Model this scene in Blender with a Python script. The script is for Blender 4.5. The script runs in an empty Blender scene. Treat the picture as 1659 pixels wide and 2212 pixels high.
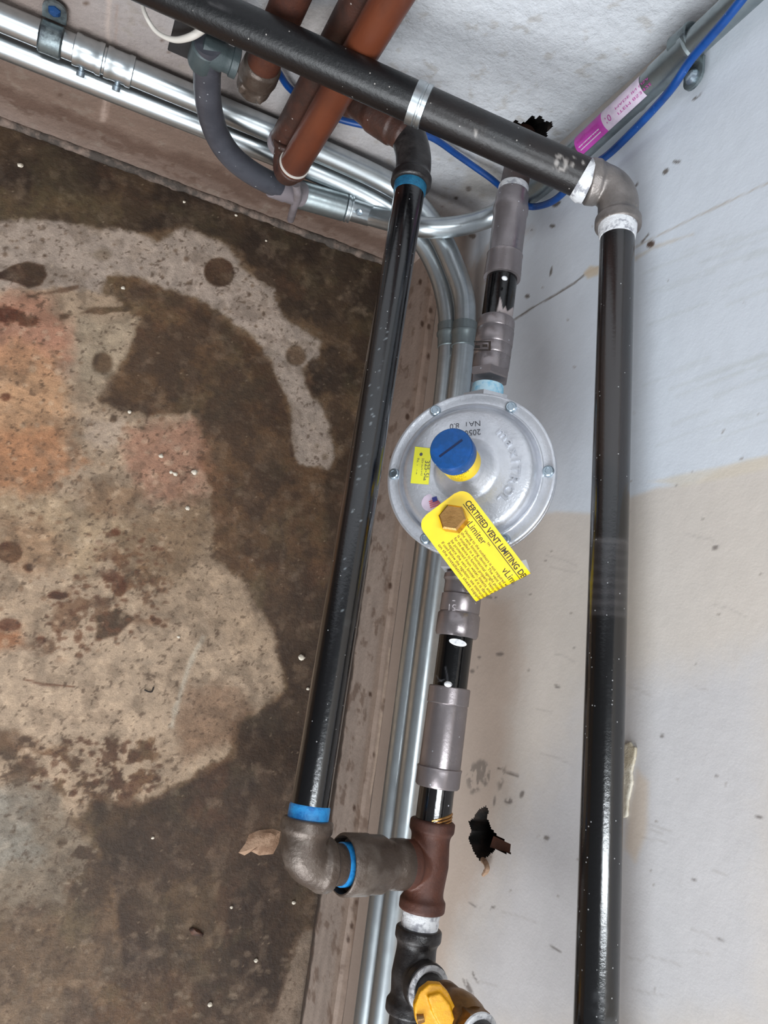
import bpy, bmesh, math, random
import numpy as np
from mathutils import Vector, Matrix
random.seed(4); np.random.seed(4)
SC = bpy.context.scene
COL = SC.collection
PI = math.pi
W, H, F = 1659., 2212., 1650.
# ------------------------------------------------------------ camera, world, lights
# world axes: X towards the right wall (x=0), Y towards the back wall (y=0), Z up from the floor (z=0); metres
R = np.array([[0.89758277, 0.2031878, 0.39122869], [0.13421509, -0.97127186, 0.19651278], [0.41991842, -0.12387769, -0.89906776]])
u_, s_, v_ = np.linalg.svd(R); R = u_ @ v_
CAM = -R @ (np.array([(893 - W / 2) / F, (590 - H / 2) / F, 1]) * 1.35)
cd = bpy.data.cameras.new('camera'); cam = bpy.data.objects.new('camera', cd); COL.objects.link(cam)
cd.sensor_fit = 'VERTICAL'; cd.sensor_height = 24; cd.lens = F / H * 24; cd.clip_start = .01
mw = Matrix.Identity(4)
for i in range(3):
    mw[i][0] = R[i, 0]; mw[i][1] = -R[i, 1]; mw[i][2] = -R[i, 2]; mw[i][3] = CAM[i]
cam.matrix_world = mw
SC.camera = cam
SC.view_settings.view_transform = 'Standard'; SC.view_settings.look = 'None'
SC.view_settings.gamma = 1; SC.view_settings.use_curve_mapping = False
SC.view_settings.exposure = 0.34
wd = bpy.data.worlds.new('world'); SC.world = wd; wd.use_nodes = True
nt = wd.node_tree; bg = nt.nodes['Background']
tc = nt.nodes.new('ShaderNodeTexCoord'); sep = nt.nodes.new('ShaderNodeSeparateXYZ')
nt.links.new(tc.outputs['Generated'], sep.inputs[0])
def wmath(op, a, b):
    n = nt.nodes.new('ShaderNodeMath'); n.operation = op
    for k, v in enumerate((a, b)):
        if isinstance(v, (int, float)): n.inputs[k].default_value = v
        else: nt.links.new(v, n.inputs[k])
    return n.outputs[0]
f1 = wmath('MULTIPLY', sep.outputs[0], .25)
f2 = wmath('MULTIPLY', sep.outputs[1], -.45)
f3 = wmath('MULTIPLY', sep.outputs[2], .10)
ff = wmath('ADD', wmath('ADD', wmath('ADD', f1, f2), f3), .30)
wr = nt.nodes.new('ShaderNodeValToRGB'); nt.links.new(ff, wr.inputs[0])
wr.color_ramp.elements[0].position = 0; wr.color_ramp.elements[0].color = (.13, .125, .12, 1)
wr.color_ramp.elements[1].position = .85; wr.color_ramp.elements[1].color = (.92, 1.0, 1.12, 1)
nt.links.new(wr.outputs[0], bg.inputs[0]); bg.inputs[1].default_value = .42
def area(name, loc, target, size, size_y, power, color):
    l = bpy.data.lights.new(name, 'AREA'); l.shape = 'RECTANGLE'; l.size = size; l.size_y = size_y
    l.energy = power; l.color = color
    o = bpy.data.objects.new(name, l); COL.objects.link(o); o.location = loc
    o.rotation_euler = (Vector(target) - Vector(loc)).to_track_quat('-Z', 'Y').to_euler()
area('daylight_doorway', (-1.25, -3.3, 1.6), (-.10, -.35, .35), 1.9, 2.0, 108, (.92, .965, 1.0))
area('overhead_strip', (-.22, -.95, 2.35), (-.20, -.95, 0), .11, 1.5, 22, (.90, .96, 1.0))  # strip light added overhead for narrow streaks on pipes and conduits

# ------------------------------------------------------------ picking places in the room
def ray(x, y): return R @ np.array([(x - W / 2) / F, (y - H / 2) / F, 1])
def dep(x, y, d): return CAM + ray(x, y) * d
def at(x, y, ax, v):
    d = ray(x, y); return CAM + d * ((v - CAM[ax]) / d[ax])
def proj(p):
    c = (np.asarray(p) - CAM) @ R
    return np.stack([F * c[..., 0] / c[..., 2] + W / 2, F * c[..., 1] / c[..., 2] + H / 2], -1)
def online(p0, p1, py):
    lo, hi = -1.5, 2.5
    f = lambda t: proj(p0 + (p1 - p0) * t)[1]
    up = f(hi) > f(lo)
    for _ in range(50):
        m = (lo + hi) / 2
        if (f(m) < py) == up: lo = m
        else: hi = m
    return p0 + (p1 - p0) * lo
def nrm(v): v = np.asarray(v, float); return v / np.linalg.norm(v)
EX, EY, EZ = np.eye(3)
def srgb(c):
    c = np.asarray(c, float) / 255.
    return np.where(c <= .04045, c / 12.92, ((c + .055) / 1.055) ** 2.4)
def C4(c): return (*[float(x) for x in srgb(c)], 1)

# ------------------------------------------------------------ materials
def mat(name, base, alt=None, nscale=25, lo=.45, hi=.6, rough=.5, rough2=None, metal=0., bump=0., bscale=250, speck=None,
        attr=False, fine=0., fscale=400, spec=.5, coat=0., stretch=None):
    m = bpy.data.materials.new(name); m.use_nodes = True
    t = m.node_tree; N = t.nodes; L = t.links; b = N['Principled BSDF']
    b.inputs['Roughness'].default_value = rough; b.inputs['Metallic'].default_value = metal
    b.inputs['Specular IOR Level'].default_value = spec
    b.inputs['Coat Weight'].default_value = coat; b.inputs['Coat Roughness'].default_value = .12
    co = N.new('ShaderNodeTexCoord').outputs['Object']
    if stretch:
        mp = N.new('ShaderNodeMapping'); mp.inputs['Scale'].default_value = stretch; L.new(co, mp.inputs[0]); co = mp.outputs[0]
    def noise(sc, det=6, r=.6):
        n = N.new('ShaderNodeTexNoise'); n.inputs['Scale'].default_value = sc; n.inputs['Detail'].default_value = det
        n.inputs['Roughness'].default_value = r; L.new(co, n.inputs['Vector']); return n.outputs['Fac']
    def ramp(f, a, c, ca=(0, 0, 0, 1), cc=(1, 1, 1, 1)):
        r = N.new('ShaderNodeValToRGB'); L.new(f, r.inputs[0])
        r.color_ramp.elements[0].position = a; r.color_ramp.elements[1].position = c
        r.color_ramp.elements[0].color = ca; r.color_ramp.elements[1].color = cc; return r.outputs[0]
    def mix(f, a, c, mode='MIX'):
        x = N.new('ShaderNodeMix'); x.data_type = 'RGBA'; x.blend_type = mode
        for s, v in ((0, f), (6, a), (7, c)):
            if isinstance(v, (float, int)): x.inputs[s].default_value = v
            elif isinstance(v, tuple): x.inputs[s].default_value = v
            else: L.new(v, x.inputs[s])
        return x.outputs[2]
    if attr:
        a = N.new('ShaderNodeAttribute'); a.attribute_name = 'Col'; c = a.outputs['Color']
    else:
        c = C4(base)
    msk = None
    if alt is not None:
        msk = ramp(noise(nscale), lo, hi); c = mix(msk, c, C4(alt))
    if fine:
        g = ramp(noise(fscale, 4, .7), .3, .7, (1 - fine, 1 - fine, 1 - fine, 1), (1 + fine, 1 + fine, 1 + fine, 1))
        c = mix(1., c, g, 'MULTIPLY')
    if speck:
        sc_, ss, th = speck
        v = N.new('ShaderNodeTexVoronoi'); v.inputs['Scale'].default_value = ss; L.new(co, v.inputs['Vector'])
        k = ramp(v.outputs['Distance'], th * .6, th, (1, 1, 1, 1), (0, 0, 0, 1))
        hs = N.new('ShaderNodeSeparateColor'); L.new(v.outputs['Color'], hs.inputs[0])
        k2 = ramp(hs.outputs[0], .72, .76); 
        mm = N.new('ShaderNodeMath'); mm.operation = 'MULTIPLY'; L.new(k, mm.inputs[0]); L.new(k2, mm.inputs[1])
        c = mix(mm.outputs[0], c, C4(sc_))
    if isinstance(c, tuple): b.inputs['Base Color'].default_value = c
    else: L.new(c, b.inputs['Base Color'])
    if rough2 is not None:
        r = N.new('ShaderNodeMapRange'); L.new(msk if msk is not None else noise(nscale), r.inputs[0])
        r.inputs['To Min'].default_value = rough; r.inputs['To Max'].default_value = rough2
        L.new(r.outputs[0], b.inputs['Roughness'])
    if bump:
        bn = N.new('ShaderNodeBump'); bn.inputs['Strength'].default_value = 1; bn.inputs['Distance'].default_value = bump
        L.new(noise(bscale, 5, .65), bn.inputs['Height']); L.new(bn.outputs[0], b.inputs['Normal'])
    return m
M = {}
M['floor'] = mat('stained_concrete', (0, 0, 0), attr=True, rough=.62, bump=.0012, bscale=160, fine=.22, fscale=520, spec=.35)
M['plaster'] = mat('rough_white_block_paint', (0, 0, 0), attr=True, rough=.85, bump=.0042, bscale=62, fine=.07, fscale=300, spec=.2)
M['panel'] = mat('smooth_wall_paint', (0, 0, 0), attr=True, rough=.7, bump=.0004, bscale=60, fine=.025, fscale=500, spec=.25)
M['board'] = mat('painted_timber', (0, 0, 0), attr=True, rough=.6, bump=.0008, bscale=90, fine=.08, fscale=300, spec=.3)
M['cavity'] = mat('dark_cavity', (22, 17, 14), alt=(45, 33, 26), rough=.95, nscale=60, bump=.002, bscale=80)
M['black'] = mat('glossy_black_pipe_coating', (0, 0, 0), attr=True, rough=.11, rough2=.2, nscale=60, bump=.00016, bscale=260, speck=((150, 150, 150), 190, .13), spec=.8, coat=.3)
M['blacksatin'] = mat('satin_black_steel', (0, 0, 0), attr=True, rough=.3, rough2=.42, nscale=30, bump=.0004, bscale=200, speck=((150, 145, 140), 150, .13), spec=.42)
M['blackgloss'] = mat('polished_black_steel', (13, 12, 13), alt=(24, 20, 20), rough=.1, bump=.0002, bscale=120, speck=((200, 200, 205), 160, .14), spec=.7, coat=.5)
M['galv'] = mat('galvanised_steel', (196, 202, 205), alt=(178, 185, 188), nscale=60, lo=.35, hi=.7, rough=.29, rough2=.38, metal=.97, bump=.00004, bscale=200)
M['galvdull_shade'] = mat('dull_and_shaded_galvanised_steel', (150, 158, 160), alt=(128, 137, 138), nscale=60, lo=.35, hi=.7, rough=.32, rough2=.45, metal=.9, bump=.0001, bscale=260)
M['strap'] = mat('zinc_strap_metal', (118, 128, 130), alt=(70, 76, 80), nscale=60, rough=.4, metal=.7, bump=.0003)
M['press'] = mat('grey_coated_press_fitting', (146, 138, 139), alt=(128, 120, 121), nscale=30, lo=.35, hi=.7, rough=.27, rough2=.36, metal=.7, bump=.00015, bscale=170, speck=((205, 205, 210), 130, .12))
M['castdark'] = mat('dark_malleable_iron', (118, 111, 107), alt=(140, 133, 129), nscale=45, lo=.4, hi=.65, rough=.28, rough2=.4, metal=.6, bump=.0006, bscale=240)
M['castbrown'] = mat('brown_malleable_iron', (78, 66, 58), alt=(110, 100, 92), nscale=40, lo=.45, hi=.65, rough=.36, metal=.4, bump=.0007, bscale=220)
M['castblack'] = mat('black_malleable_iron', (34, 31, 31), alt=(58, 54, 53), nscale=50, lo=.45, hi=.65, rough=.3, rough2=.45, metal=.2, bump=.0006, bscale=200)
M['rust'] = mat('rusty_brown_iron', (84, 46, 32), alt=(66, 36, 27), nscale=40, lo=.4, hi=.62, rough=.5, rough2=.62, metal=.1, bump=.0005, bscale=300)
M['rustdark'] = mat('dark_rusty_pipe', (72, 44, 35), alt=(52, 36, 31), nscale=35, lo=.4, hi=.62, rough=.48, metal=.1, bump=.0006, bscale=220, speck=((165, 155, 150), 120, .13))
M['orange'] = mat('orange_brown_painted_pipe', (100, 52, 33), alt=(74, 39, 28), nscale=16, lo=.4, hi=.65, rough=.34, rough2=.48, bump=.0004, bscale=160, stretch=(1, 1, .35))
M['alu'] = mat('cast_aluminium', (214, 216, 222), alt=(196, 198, 204), nscale=38, lo=.38, hi=.66, rough=.28, rough2=.38, metal=.6, bump=.0005, bscale=230, speck=((222, 224, 228), 150, .1))
M['alutext'] = mat('aluminium_raised_letters', (196, 198, 204), rough=.25, metal=.8)
M['blue'] = mat('blue_plastic_cap', (2, 64, 120), alt=(3, 74, 142), nscale=60, rough=.4, bump=.0005, bscale=300, speck=((150, 190, 235), 210, .16))
M['bluetape'] = mat('bright_blue_thread_sealant', (40, 140, 205), alt=(25, 110, 180), nscale=120, rough=.4, bump=.0006, bscale=400)
M['bluetapedark'] = mat('teal_thread_sealant', (28, 100, 132), alt=(20, 80, 112), nscale=120, rough=.4, bump=.0006, bscale=400)
M['paleblue'] = mat('pale_blue_sealant_tape', (190, 222, 236), alt=(120, 190, 222), nscale=90, rough=.5, bump=.0003)
M['cable'] = mat('blue_cable_sheath', (4, 64, 132), alt=(3, 56, 118), nscale=60, rough=.42, speck=((120, 150, 200), 260, .12))
M['yellow'] = mat('yellow_tag_card', (240, 204, 16), alt=(232, 196, 12), nscale=30, rough=.38, spec=.4)
M['tagback'] = mat('white_tag_back', (215, 212, 208), rough=.5)
M['stick'] = mat('pale_yellow_sticker', (226, 222, 62), rough=.4)
M['ink'] = mat('dark_print_ink', (58, 50, 26), rough=.6)
M['inkgrey'] = mat('grey_stamp_ink', (78, 78, 84), rough=.6)
M['brass'] = mat('bright_brass', (196, 150, 92), alt=(176, 130, 76), nscale=60, rough=.26, metal=.9, bump=.0002)
M['brassdull'] = mat('aged_brass', (132, 98, 58), alt=(98, 72, 46), nscale=40, rough=.36, metal=.65, bump=.0005, bscale=200)
M['handle'] = mat('yellow_valve_handle_plastic', (222, 158, 8), alt=(208, 146, 8), nscale=60, rough=.45, bump=.0006, bscale=380)
M['paste'] = mat('white_pipe_dope', (216, 216, 218), alt=(150, 150, 156), nscale=130, lo=.5, hi=.62, rough=.5, bump=.0012, bscale=240)
M['pvc'] = mat('grey_plastic_conduit', (70, 71, 78), alt=(60, 61, 68), nscale=30, rough=.4, speck=((170, 172, 176), 120, .13), bump=.0003)
M['pvcdark'] = mat('dark_plastic_box', (38, 38, 40), alt=(30, 31, 33), rough=.5, bump=.0004)
M['pvcgrey'] = mat('grey_green_plastic_fitting', (66, 76, 78), alt=(56, 66, 68), rough=.45, bump=.0004)
M['lilac'] = mat('grey_translucent_bushing', (128, 120, 124), alt=(108, 100, 100), rough=.4)
M['white'] = mat('white_wire_insulation', (196, 190, 182), rough=.45)
M['pink'] = mat('magenta_label_print', (188, 70, 168), alt=(172, 62, 152), nscale=60, rough=.45)
M['pinkpale'] = mat('pale_lilac_label_paper', (206, 190, 206), alt=(190, 176, 192), nscale=60, rough=.45)
M['pinkink'] = mat('magenta_print', (170, 60, 140), rough=.5)
M['flagred'] = mat('red_print', (196, 84, 92), rough=.5)
M['flagblue'] = mat('navy_print', (52, 58, 128), rough=.5)
M['chip'] = mat('pale_concrete_chip', (158, 128, 104), alt=(128, 98, 76), nscale=60, rough=.8, bump=.002, bscale=120)
M['pebble'] = mat('white_pebble', (206, 196, 180), alt=(170, 156, 138), nscale=160, rough=.7, bump=.001)
M['leaf'] = mat('dry_brown_leaf', (78, 48, 32), alt=(52, 34, 26), nscale=120, rough=.7)
M['twig'] = mat('dark_twig', (34, 26, 22), rough=.7)
M['caulk'] = mat('dried_white_caulk', (214, 206, 190), alt=(190, 178, 156), nscale=50, rough=.35, bump=.002, bscale=90)
M['slotblue'] = mat('dark_blue_slot', (4, 24, 62), rough=.6)
M['screw'] = mat('zinc_screw', (170, 184, 194), alt=(150, 162, 172), nscale=120, rough=.28, metal=.85)
M['bluescrew'] = mat('blue_coated_screw_head', (20, 62, 110), rough=.35, metal=.2)

# ------------------------------------------------------------ mesh tools
class MB:
    def __init__(s): s.v = []; s.f = []; s.m = []; s.mi = 0
    def add(s, vs, fs):
        k = len(s.v); s.v += [tuple(map(float, p)) for p in vs]
        s.f += [tuple(k + i for i in f) for f in fs]; s.m += [s.mi] * len(fs); return s
    def sweep(s, pts, rad, seg=32, caps=True, up=None):
        pts = [np.asarray(p, float) for p in pts]; n = len(pts)
        if not hasattr(rad, '__len__'): rad = [rad] * n
        T = []
        for i in range(n):
            a = pts[max(i - 1, 0)]; b = pts[min(i + 1, n - 1)]
            d = b - a
            if np.linalg.norm(d) < 1e-9: d = T[-1] if T else EZ
            T.append(nrm(d))
        u = up if up is not None else (EZ if abs(T[0][2]) < .8 else EX)
        u = nrm(u - T[0] * np.dot(u, T[0])); vs = []
        for i in range(n):
            u = nrm(u - T[i] * np.dot(u, T[i])); w = np.cross(T[i], u)
            for k in range(seg):
                a = 2 * PI * k / seg; vs.append(pts[i] + rad[i] * (math.cos(a) * u + math.sin(a) * w))
        fs = []
        for i in range(n - 1):
            for k in range(seg):
                k2 = (k + 1) % seg; fs.append((i * seg + k, i * seg + k2, (i + 1) * seg + k2, (i + 1) * seg + k))
        if caps: fs += [tuple(range(seg))[::-1], tuple((n - 1) * seg + k for k in range(seg))]
        return s.add(vs, fs)
    def lathe(s, o, ax, prof, seg=40, up=None, caps=True):
        o = np.asarray(o, float); ax = nrm(ax)
        u = up if up is not None else (EZ if abs(ax[2]) < .8 else EX)
        u = nrm(u - ax * np.dot(u, ax)); w = np.cross(ax, u); vs = []; n = len(prof)
        for (t, r) in prof:
            for k in range(seg):
                a = 2 * PI * k / seg; vs.append(o + ax * t + r * (math.cos(a) * u + math.sin(a) * w))
        fs = []
        for i in range(n - 1):
            for k in range(seg):
                k2 = (k + 1) % seg; fs.append((i * seg + k, i * seg + k2, (i + 1) * seg + k2, (i + 1) * seg + k))
        if caps: fs += [tuple(range(seg))[::-1], tuple((n - 1) * seg + k for k in range(seg))]
        return s.add(vs, fs)
    def box(s, c, sx, sy, sz, A=None):
        A = np.eye(3) if A is None else A; c = np.asarray(c, float)
        vs = [c + A[0] * x * sx / 2 + A[1] * y * sy / 2 + A[2] * z * sz / 2 for x in (-1, 1) for y in (-1, 1) for z in (-1, 1)]
        return s.add(vs, [(0, 1, 3, 2), (4, 6, 7, 5), (0, 4, 5, 1), (2, 3, 7, 6), (0, 2, 6, 4), (1, 5, 7, 3)])
    def prism(s, poly, ext):
        n = len(poly); ext = np.asarray(ext, float)
        vs = [np.asarray(p, float) for p in poly] + [np.asarray(p, float) + ext for p in poly]
        return s.add(vs, [tuple(range(n))[::-1], tuple(range(n, 2 * n))] + [(i, (i + 1) % n, n + (i + 1) % n, n + i) for i in range(n)])
    def ball(s, c, r, sx=1, sy=1, sz=1, jit=0., n=1):
        bm = bmesh.new(); bmesh.ops.create_icosphere(bm, subdivisions=n + 1, radius=1)
        vs = [np.asarray(c) + np.array([v.co.x * sx, v.co.y * sy, v.co.z * sz]) * r * (1 + random.uniform(-jit, jit)) for v in bm.verts]
        fs = [tuple(v.index for v in f.verts) for f in bm.faces]; bm.free(); return s.add(vs, fs)
WL = {}
def link(o, parent, origin):
    COL.objects.link(o); WL[o.name] = np.asarray(origin, float)
    if parent is not None:
        o.parent = parent; o.location = WL[o.name] - WL[parent.name]
    else: o.location = origin
    return o
def obj(name, mb, ms, parent=None, sharp=38, remesh=None, smooth=True):
    vs = np.array(mb.v); lo, hi = vs.min(0), vs.max(0)
    og = np.array([(lo[0] + hi[0]) / 2, (lo[1] + hi[1]) / 2, lo[2]])
    me = bpy.data.meshes.new(name); me.from_pydata((vs - og).tolist(), [], mb.f)
    bm = bmesh.new(); bm.from_mesh(me); bmesh.ops.recalc_face_normals(bm, faces=bm.faces); bm.to_mesh(me); bm.free()
    ms = ms if isinstance(ms, (list, tuple)) else [ms]
    for m in ms: me.materials.append(M[m] if isinstance(m, str) else m)
    if len(ms) > 1: me.polygons.foreach_set('material_index', mb.m)
    if smooth: me.shade_smooth(); me.set_sharp_from_angle(angle=math.radians(sharp))
    o = bpy.data.objects.new(name, me); link(o, parent, og)
    if remesh:
        a = o.modifiers.new('cast', 'REMESH'); a.mode = 'VOXEL'; a.voxel_size = remesh; a.use_smooth_shade = True
        b = o.modifiers.new('soften', 'SMOOTH'); b.factor = .6; b.iterations = 5
    return o
def tag(o, label=None, cat=None, group=None, kind=None):
    if label: o['label'] = label
    if cat: o['category'] = cat
    if group: o['group'] = group
    if kind: o['kind'] = kind
    return o
def empty(name, loc, label, cat, group=None):
    o = bpy.data.objects.new(name, None); o.empty_display_size = .02; link(o, None, loc)
    return tag(o, label, cat, group)
# letters and print
def text_verts(s, size, extrude=0., font_res=3, bold=0.):
    c = bpy.data.curves.new('t', 'FONT'); c.body = s; c.size = size; c.extrude = extrude; c.resolution_u = font_res; c.offset = bold
    t = bpy.data.objects.new('t', c); me = bpy.data.meshes.new_from_object(t)
    vs = [tuple(v.co) for v in me.vertices]; fs = [tuple(p.vertices) for p in me.polygons]
    bpy.data.objects.remove(t); bpy.data.meshes.remove(me); bpy.data.curves.remove(c)
    return vs, fs
def put_text(mb, s, size, fn, extrude=0., width=None, bold=0.):
    vs, fs = text_verts(s, size, extrude, 3, bold)
    if not vs: return
    if width:
        w = max(v[0] for v in vs); k = width / w
    else: k = 1
    mb.add([fn(v[0] * k, v[1], v[2]) for v in vs], fs)
# smooth curve through points
def spline(P, n=12):
    P = [np.asarray(p, float) for p in P]; P = [2 * P[0] - P[1]] + P + [2 * P[-1] - P[-2]]; out = []
    for i in range(1, len(P) - 2):
        for k in range(n):
            t = k / n; a, b, c, d = P[i - 1:i + 3]
            out.append(.5 * ((2 * b) + (-a + c) * t + (2 * a - 5 * b + 4 * c - d) * t * t + (-a + 3 * b - 3 * c + d) * t ** 3))
    out.append(P[-2]); return out
# value noise
_T = np.random.rand(64, 64, 64)
def vn(p):
    i = np.floor(p).astype(int); f = p - i; f = f * f * (3 - 2 * f); r = 0
    for dx in (0, 1):
        for dy in (0, 1):
            for dz in (0, 1):
                w = (f[:, 0] if dx else 1 - f[:, 0]) * (f[:, 1] if dy else 1 - f[:, 1]) * (f[:, 2] if dz else 1 - f[:, 2])
                r = r + w * _T[(i[:, 0] + dx) & 63, (i[:, 1] + dy) & 63, (i[:, 2] + dz) & 63]
    return r
def fbm(p, sc, oc=5, seed=0):
    s = 0; a = 1; t = 0
    for k in range(oc):
        s = s + a * vn(p * sc * 2 ** k + 17.3 * seed + 5.1 * k); t += a; a *= .55
    return s / t
def sst(x, a, b):
    t = np.clip((x - a) / (b - a), 0, 1); return t * t * (3 - 2 * t)
def sdf(q, poly):
    poly = np.asarray(poly, float); n = len(poly); d = np.full(len(q), 1e18); ins = np.zeros(len(q), bool)
    for i in range(n):
        a = poly[i]; b = poly[(i + 1) % n]; e = b - a; w = q - a
        t = np.clip((w @ e) / max(e @ e, 1e-9), 0, 1)
        d = np.minimum(d, ((w - t[:, None] * e) ** 2).sum(1))
        c = (a[1] > q[:, 1]) != (b[1] > q[:, 1])
        with np.errstate(divide='ignore', invalid='ignore'):
            ins ^= c & (q[:, 0] < (b[0] - a[0]) * (q[:, 1] - a[1]) / (b[1] - a[1] + 1e-12) + a[0])
    d = np.sqrt(d); return np.where(ins, -d, d)
class Paint:
    """colours of a surface, laid down patch by patch; patches are mapped once onto the surface they stain"""
    def __init__(s, P, base):
        s.P = P; s.q = proj(P); s.c = np.tile(np.asarray(base, float), (len(P), 1)); s.k = 0
    def poly(s, pts, col, a=1., soft=10, warp=20, wsc=14, br=None):
        s.k += 1
        pts = np.asarray(pts, float); pad = soft + warp + 5
        sel = np.where((s.q[:, 0] > pts[:, 0].min() - pad) & (s.q[:, 0] < pts[:, 0].max() + pad) & (s.q[:, 1] > pts[:, 1].min() - pad) & (s.q[:, 1] < pts[:, 1].max() + pad))[0]
        if len(sel) == 0: return s
        d = sdf(s.q[sel], pts) + (fbm(s.P[sel], wsc, 5, s.k) - .5) * 2 * warp * 1.6 + ((fbm(s.P[sel], wsc * 7, 4, s.k + 31) - .5) * warp * 1.5 if warp > 9 else 0)
        m = sst(-d, -soft, soft) * a
        if br: m = m * sst(fbm(s.P[sel], br[0], 4, s.k + 50), br[1] - .05, br[1] + .05)
        s.c[sel] = s.c[sel] * (1 - m[:, None]) + np.asarray(col, float) * m[:, None]; return s
    def ell(s, x, y, rx, ry, col, a=1., soft=6, warp=8, wsc=30, br=None, rot=0.):
        t = np.linspace(0, 2 * PI, 20)[:-1]; cr, sr = math.cos(rot), math.sin(rot)
        return s.poly(np.stack([x + rx * np.cos(t) * cr - ry * np.sin(t) * sr, y + rx * np.cos(t) * sr + ry * np.sin(t) * cr], 1), col, a, soft, warp, wsc, br)
    def line(s, pts, w, col, a=1., soft=1.5, warp=2):
        pts = np.asarray(pts, float); d = np.gradient(pts, axis=0); n = np.stack([-d[:, 1], d[:, 0]], 1); n /= np.linalg.norm(n, axis=1)[:, None]
        return s.poly(np.concatenate([pts + n * w / 2, (pts - n * w / 2)[::-1]]), col, a, soft, warp, 60)
    def all(s, col, a, sc, lo, hi, oc=5):
        s.k += 1; m = sst(fbm(s.P, sc, oc, s.k), lo, hi) * a
        s.c = s.c * (1 - m[:, None]) + np.asarray(col, float) * m[:, None]; return s
    def vary(s, amt, sc):
        s.k += 1; s.c = s.c * (1 + amt * 2 * (fbm(s.P, sc, 5, s.k) - .5))[:, None]; return s
    def apply(s, me):
        a = me.color_attributes.new('Col', 'FLOAT_COLOR', 'POINT')
        c = np.concatenate([srgb(np.clip(s.c, 0, 255)), np.ones((len(s.c), 1))], 1); a.data.foreach_set('color', c.ravel())
def steps(a, b, lo, hi, h, big=.12):
    x = [a]
    while x[-1] < b - 1e-6:
        st = h if lo <= x[-1] < hi else big
        if x[-1] < lo: st = min(big, max(lo - x[-1], h))
        x.append(min(x[-1] + st, b))
    return np.array(x)
def sheet(name, fn, us, vs, holes=()):
    U, V = np.meshgrid(us, vs, indexing='ij'); P = fn(U.ravel(), V.ravel()); nu, nv = len(us), len(vs)
    q = proj(P); I = np.arange(nu * nv).reshape(nu, nv)
    F_ = np.stack([I[:-1, :-1], I[1:, :-1], I[1:, 1:], I[:-1, 1:]], -1).reshape(-1, 4)
    for hp in holes:
        cen = q[F_].mean(1); F_ = F_[sdf(cen, hp) > 0]
        rim = [i for i in np.where(np.abs(sdf(q, hp)) < 6)[0]]
        hp = np.asarray(hp, float)
    me = bpy.data.meshes.new(name); og = P.mean(0) * 0
    me.from_pydata(P.tolist(), [], F_.tolist())
    o = bpy.data.objects.new(name, me); link(o, None, (0, 0, 0)); me.shade_smooth()
    return o, P
def cavity(wall, poly_px, ax, depth):
    """lining behind a ragged hole: side walls and a dark back, set into the wall"""
    poly = np.asarray(poly_px, float); c = poly.mean(0); mb = MB(); n = len(poly)
    A = [at(*(c + (p - c) * 1.06), ax, 0.0) for p in poly]; B = []
    for p in A:
        q = p.copy(); q[ax] += depth; B.append(q)
    mb.add(A + B, [(i, (i + 1) % n, n + (i + 1) % n, n + i) for i in range(n)] + [tuple(range(n, 2 * n))])
    return obj('hole_lining', mb, 'cavity', wall, smooth=False)

# ============================================================ THE SETTING
# ---- floor
fo, FP = sheet('floor', lambda u, v: np.stack([u, v, u * 0], 1), steps(-2.6, .0, -.98, 0, .0022), steps(-3.0, 0, -1.36, 0, .0021))
p = Paint(FP, (114, 96, 78))
p.vary(.12, 9)
DK = (70, 58, 48)
p.poly([(-640, 150), (0, 216), (560, 452), (900, 600), (860, 700), (830, 760), (781, 853), (673, 850), (673, 766), (760, 745), (673, 695), (635, 700), (597, 668), (590, 625), (548, 581), (500, 530), (401, 484), (300, 500), (180, 485), (0, 478), (-640, 440)], DK, 1, 10, 16)
p.poly([(-470, 380), (60, 405), (250, 420), (340, 450), (300, 500), (140, 478), (0, 470), (-470, 460)], (104, 92, 72), .8, 14, 16)
# light ring
p.poly([(-640, 478), (0, 474), (135, 476), (304, 500), (340, 520), (401, 490), (500, 530), (548, 590), (597, 640), (600, 680), (640, 705), (700, 735), (690, 780), (660, 800), (675, 850), (705, 900), (720, 960), (705, 1010), (640, 1000), (632, 961), (629, 902), (602, 831), (575, 777), (542, 728), (488, 685), (423, 652), (347, 628), (304, 603), (233, 598), (180, 660), (-640, 700)], (163, 148, 136), .97, 8, 14)
p.poly([(420, 560), (560, 640), (600, 700), (620, 760), (560, 720), (470, 660), (390, 640)], (166, 150, 138), .7, 14, 14)
# brown crescent and its ragged edge
p.poly([(233, 598), (304, 603), (347, 628), (423, 652), (488, 685), (542, 728), (575, 777), (602, 831), (629, 902), (632, 961), (640, 1010), (700, 1015), (745, 1060), (735, 1180), (720, 1280), (600, 1290), (530, 1260), (461, 1200), (467, 1130), (461, 1059), (429, 994), (439, 940), (412, 885), (325, 902), (260, 885), (215, 864), (260, 793), (271, 766), (300, 700), (250, 650)], (110, 89, 69), .95, 7, 12)
p.poly([(410, 655), (488, 690), (540, 735), (575, 785), (600, 840), (625, 905), (628, 965), (600, 940), (570, 860), (530, 790), (470, 720), (400, 680)], (84, 66, 50), .75, 8, 8)
p.poly([(275, 770), (420, 770), (560, 830), (600, 900), (560, 930), (440, 900), (330, 900), (262, 880), (225, 862)], (98, 80, 62), .75, 12, 14)
p.poly([(560, 1000), (650, 1010), (690, 1100), (660, 1250), (560, 1270), (470, 1240), (520, 1120)], (100, 82, 66), .7, 16, 22)
p.poly([(705, 1040), (760, 960), (745, 1200), (720, 1290), (690, 1230)], (78, 66, 56), .7, 10, 14)
p.poly([(690, 700), (800, 690), (790, 800), (700, 780)], (98, 82, 66), .6, 14, 20)
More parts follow.
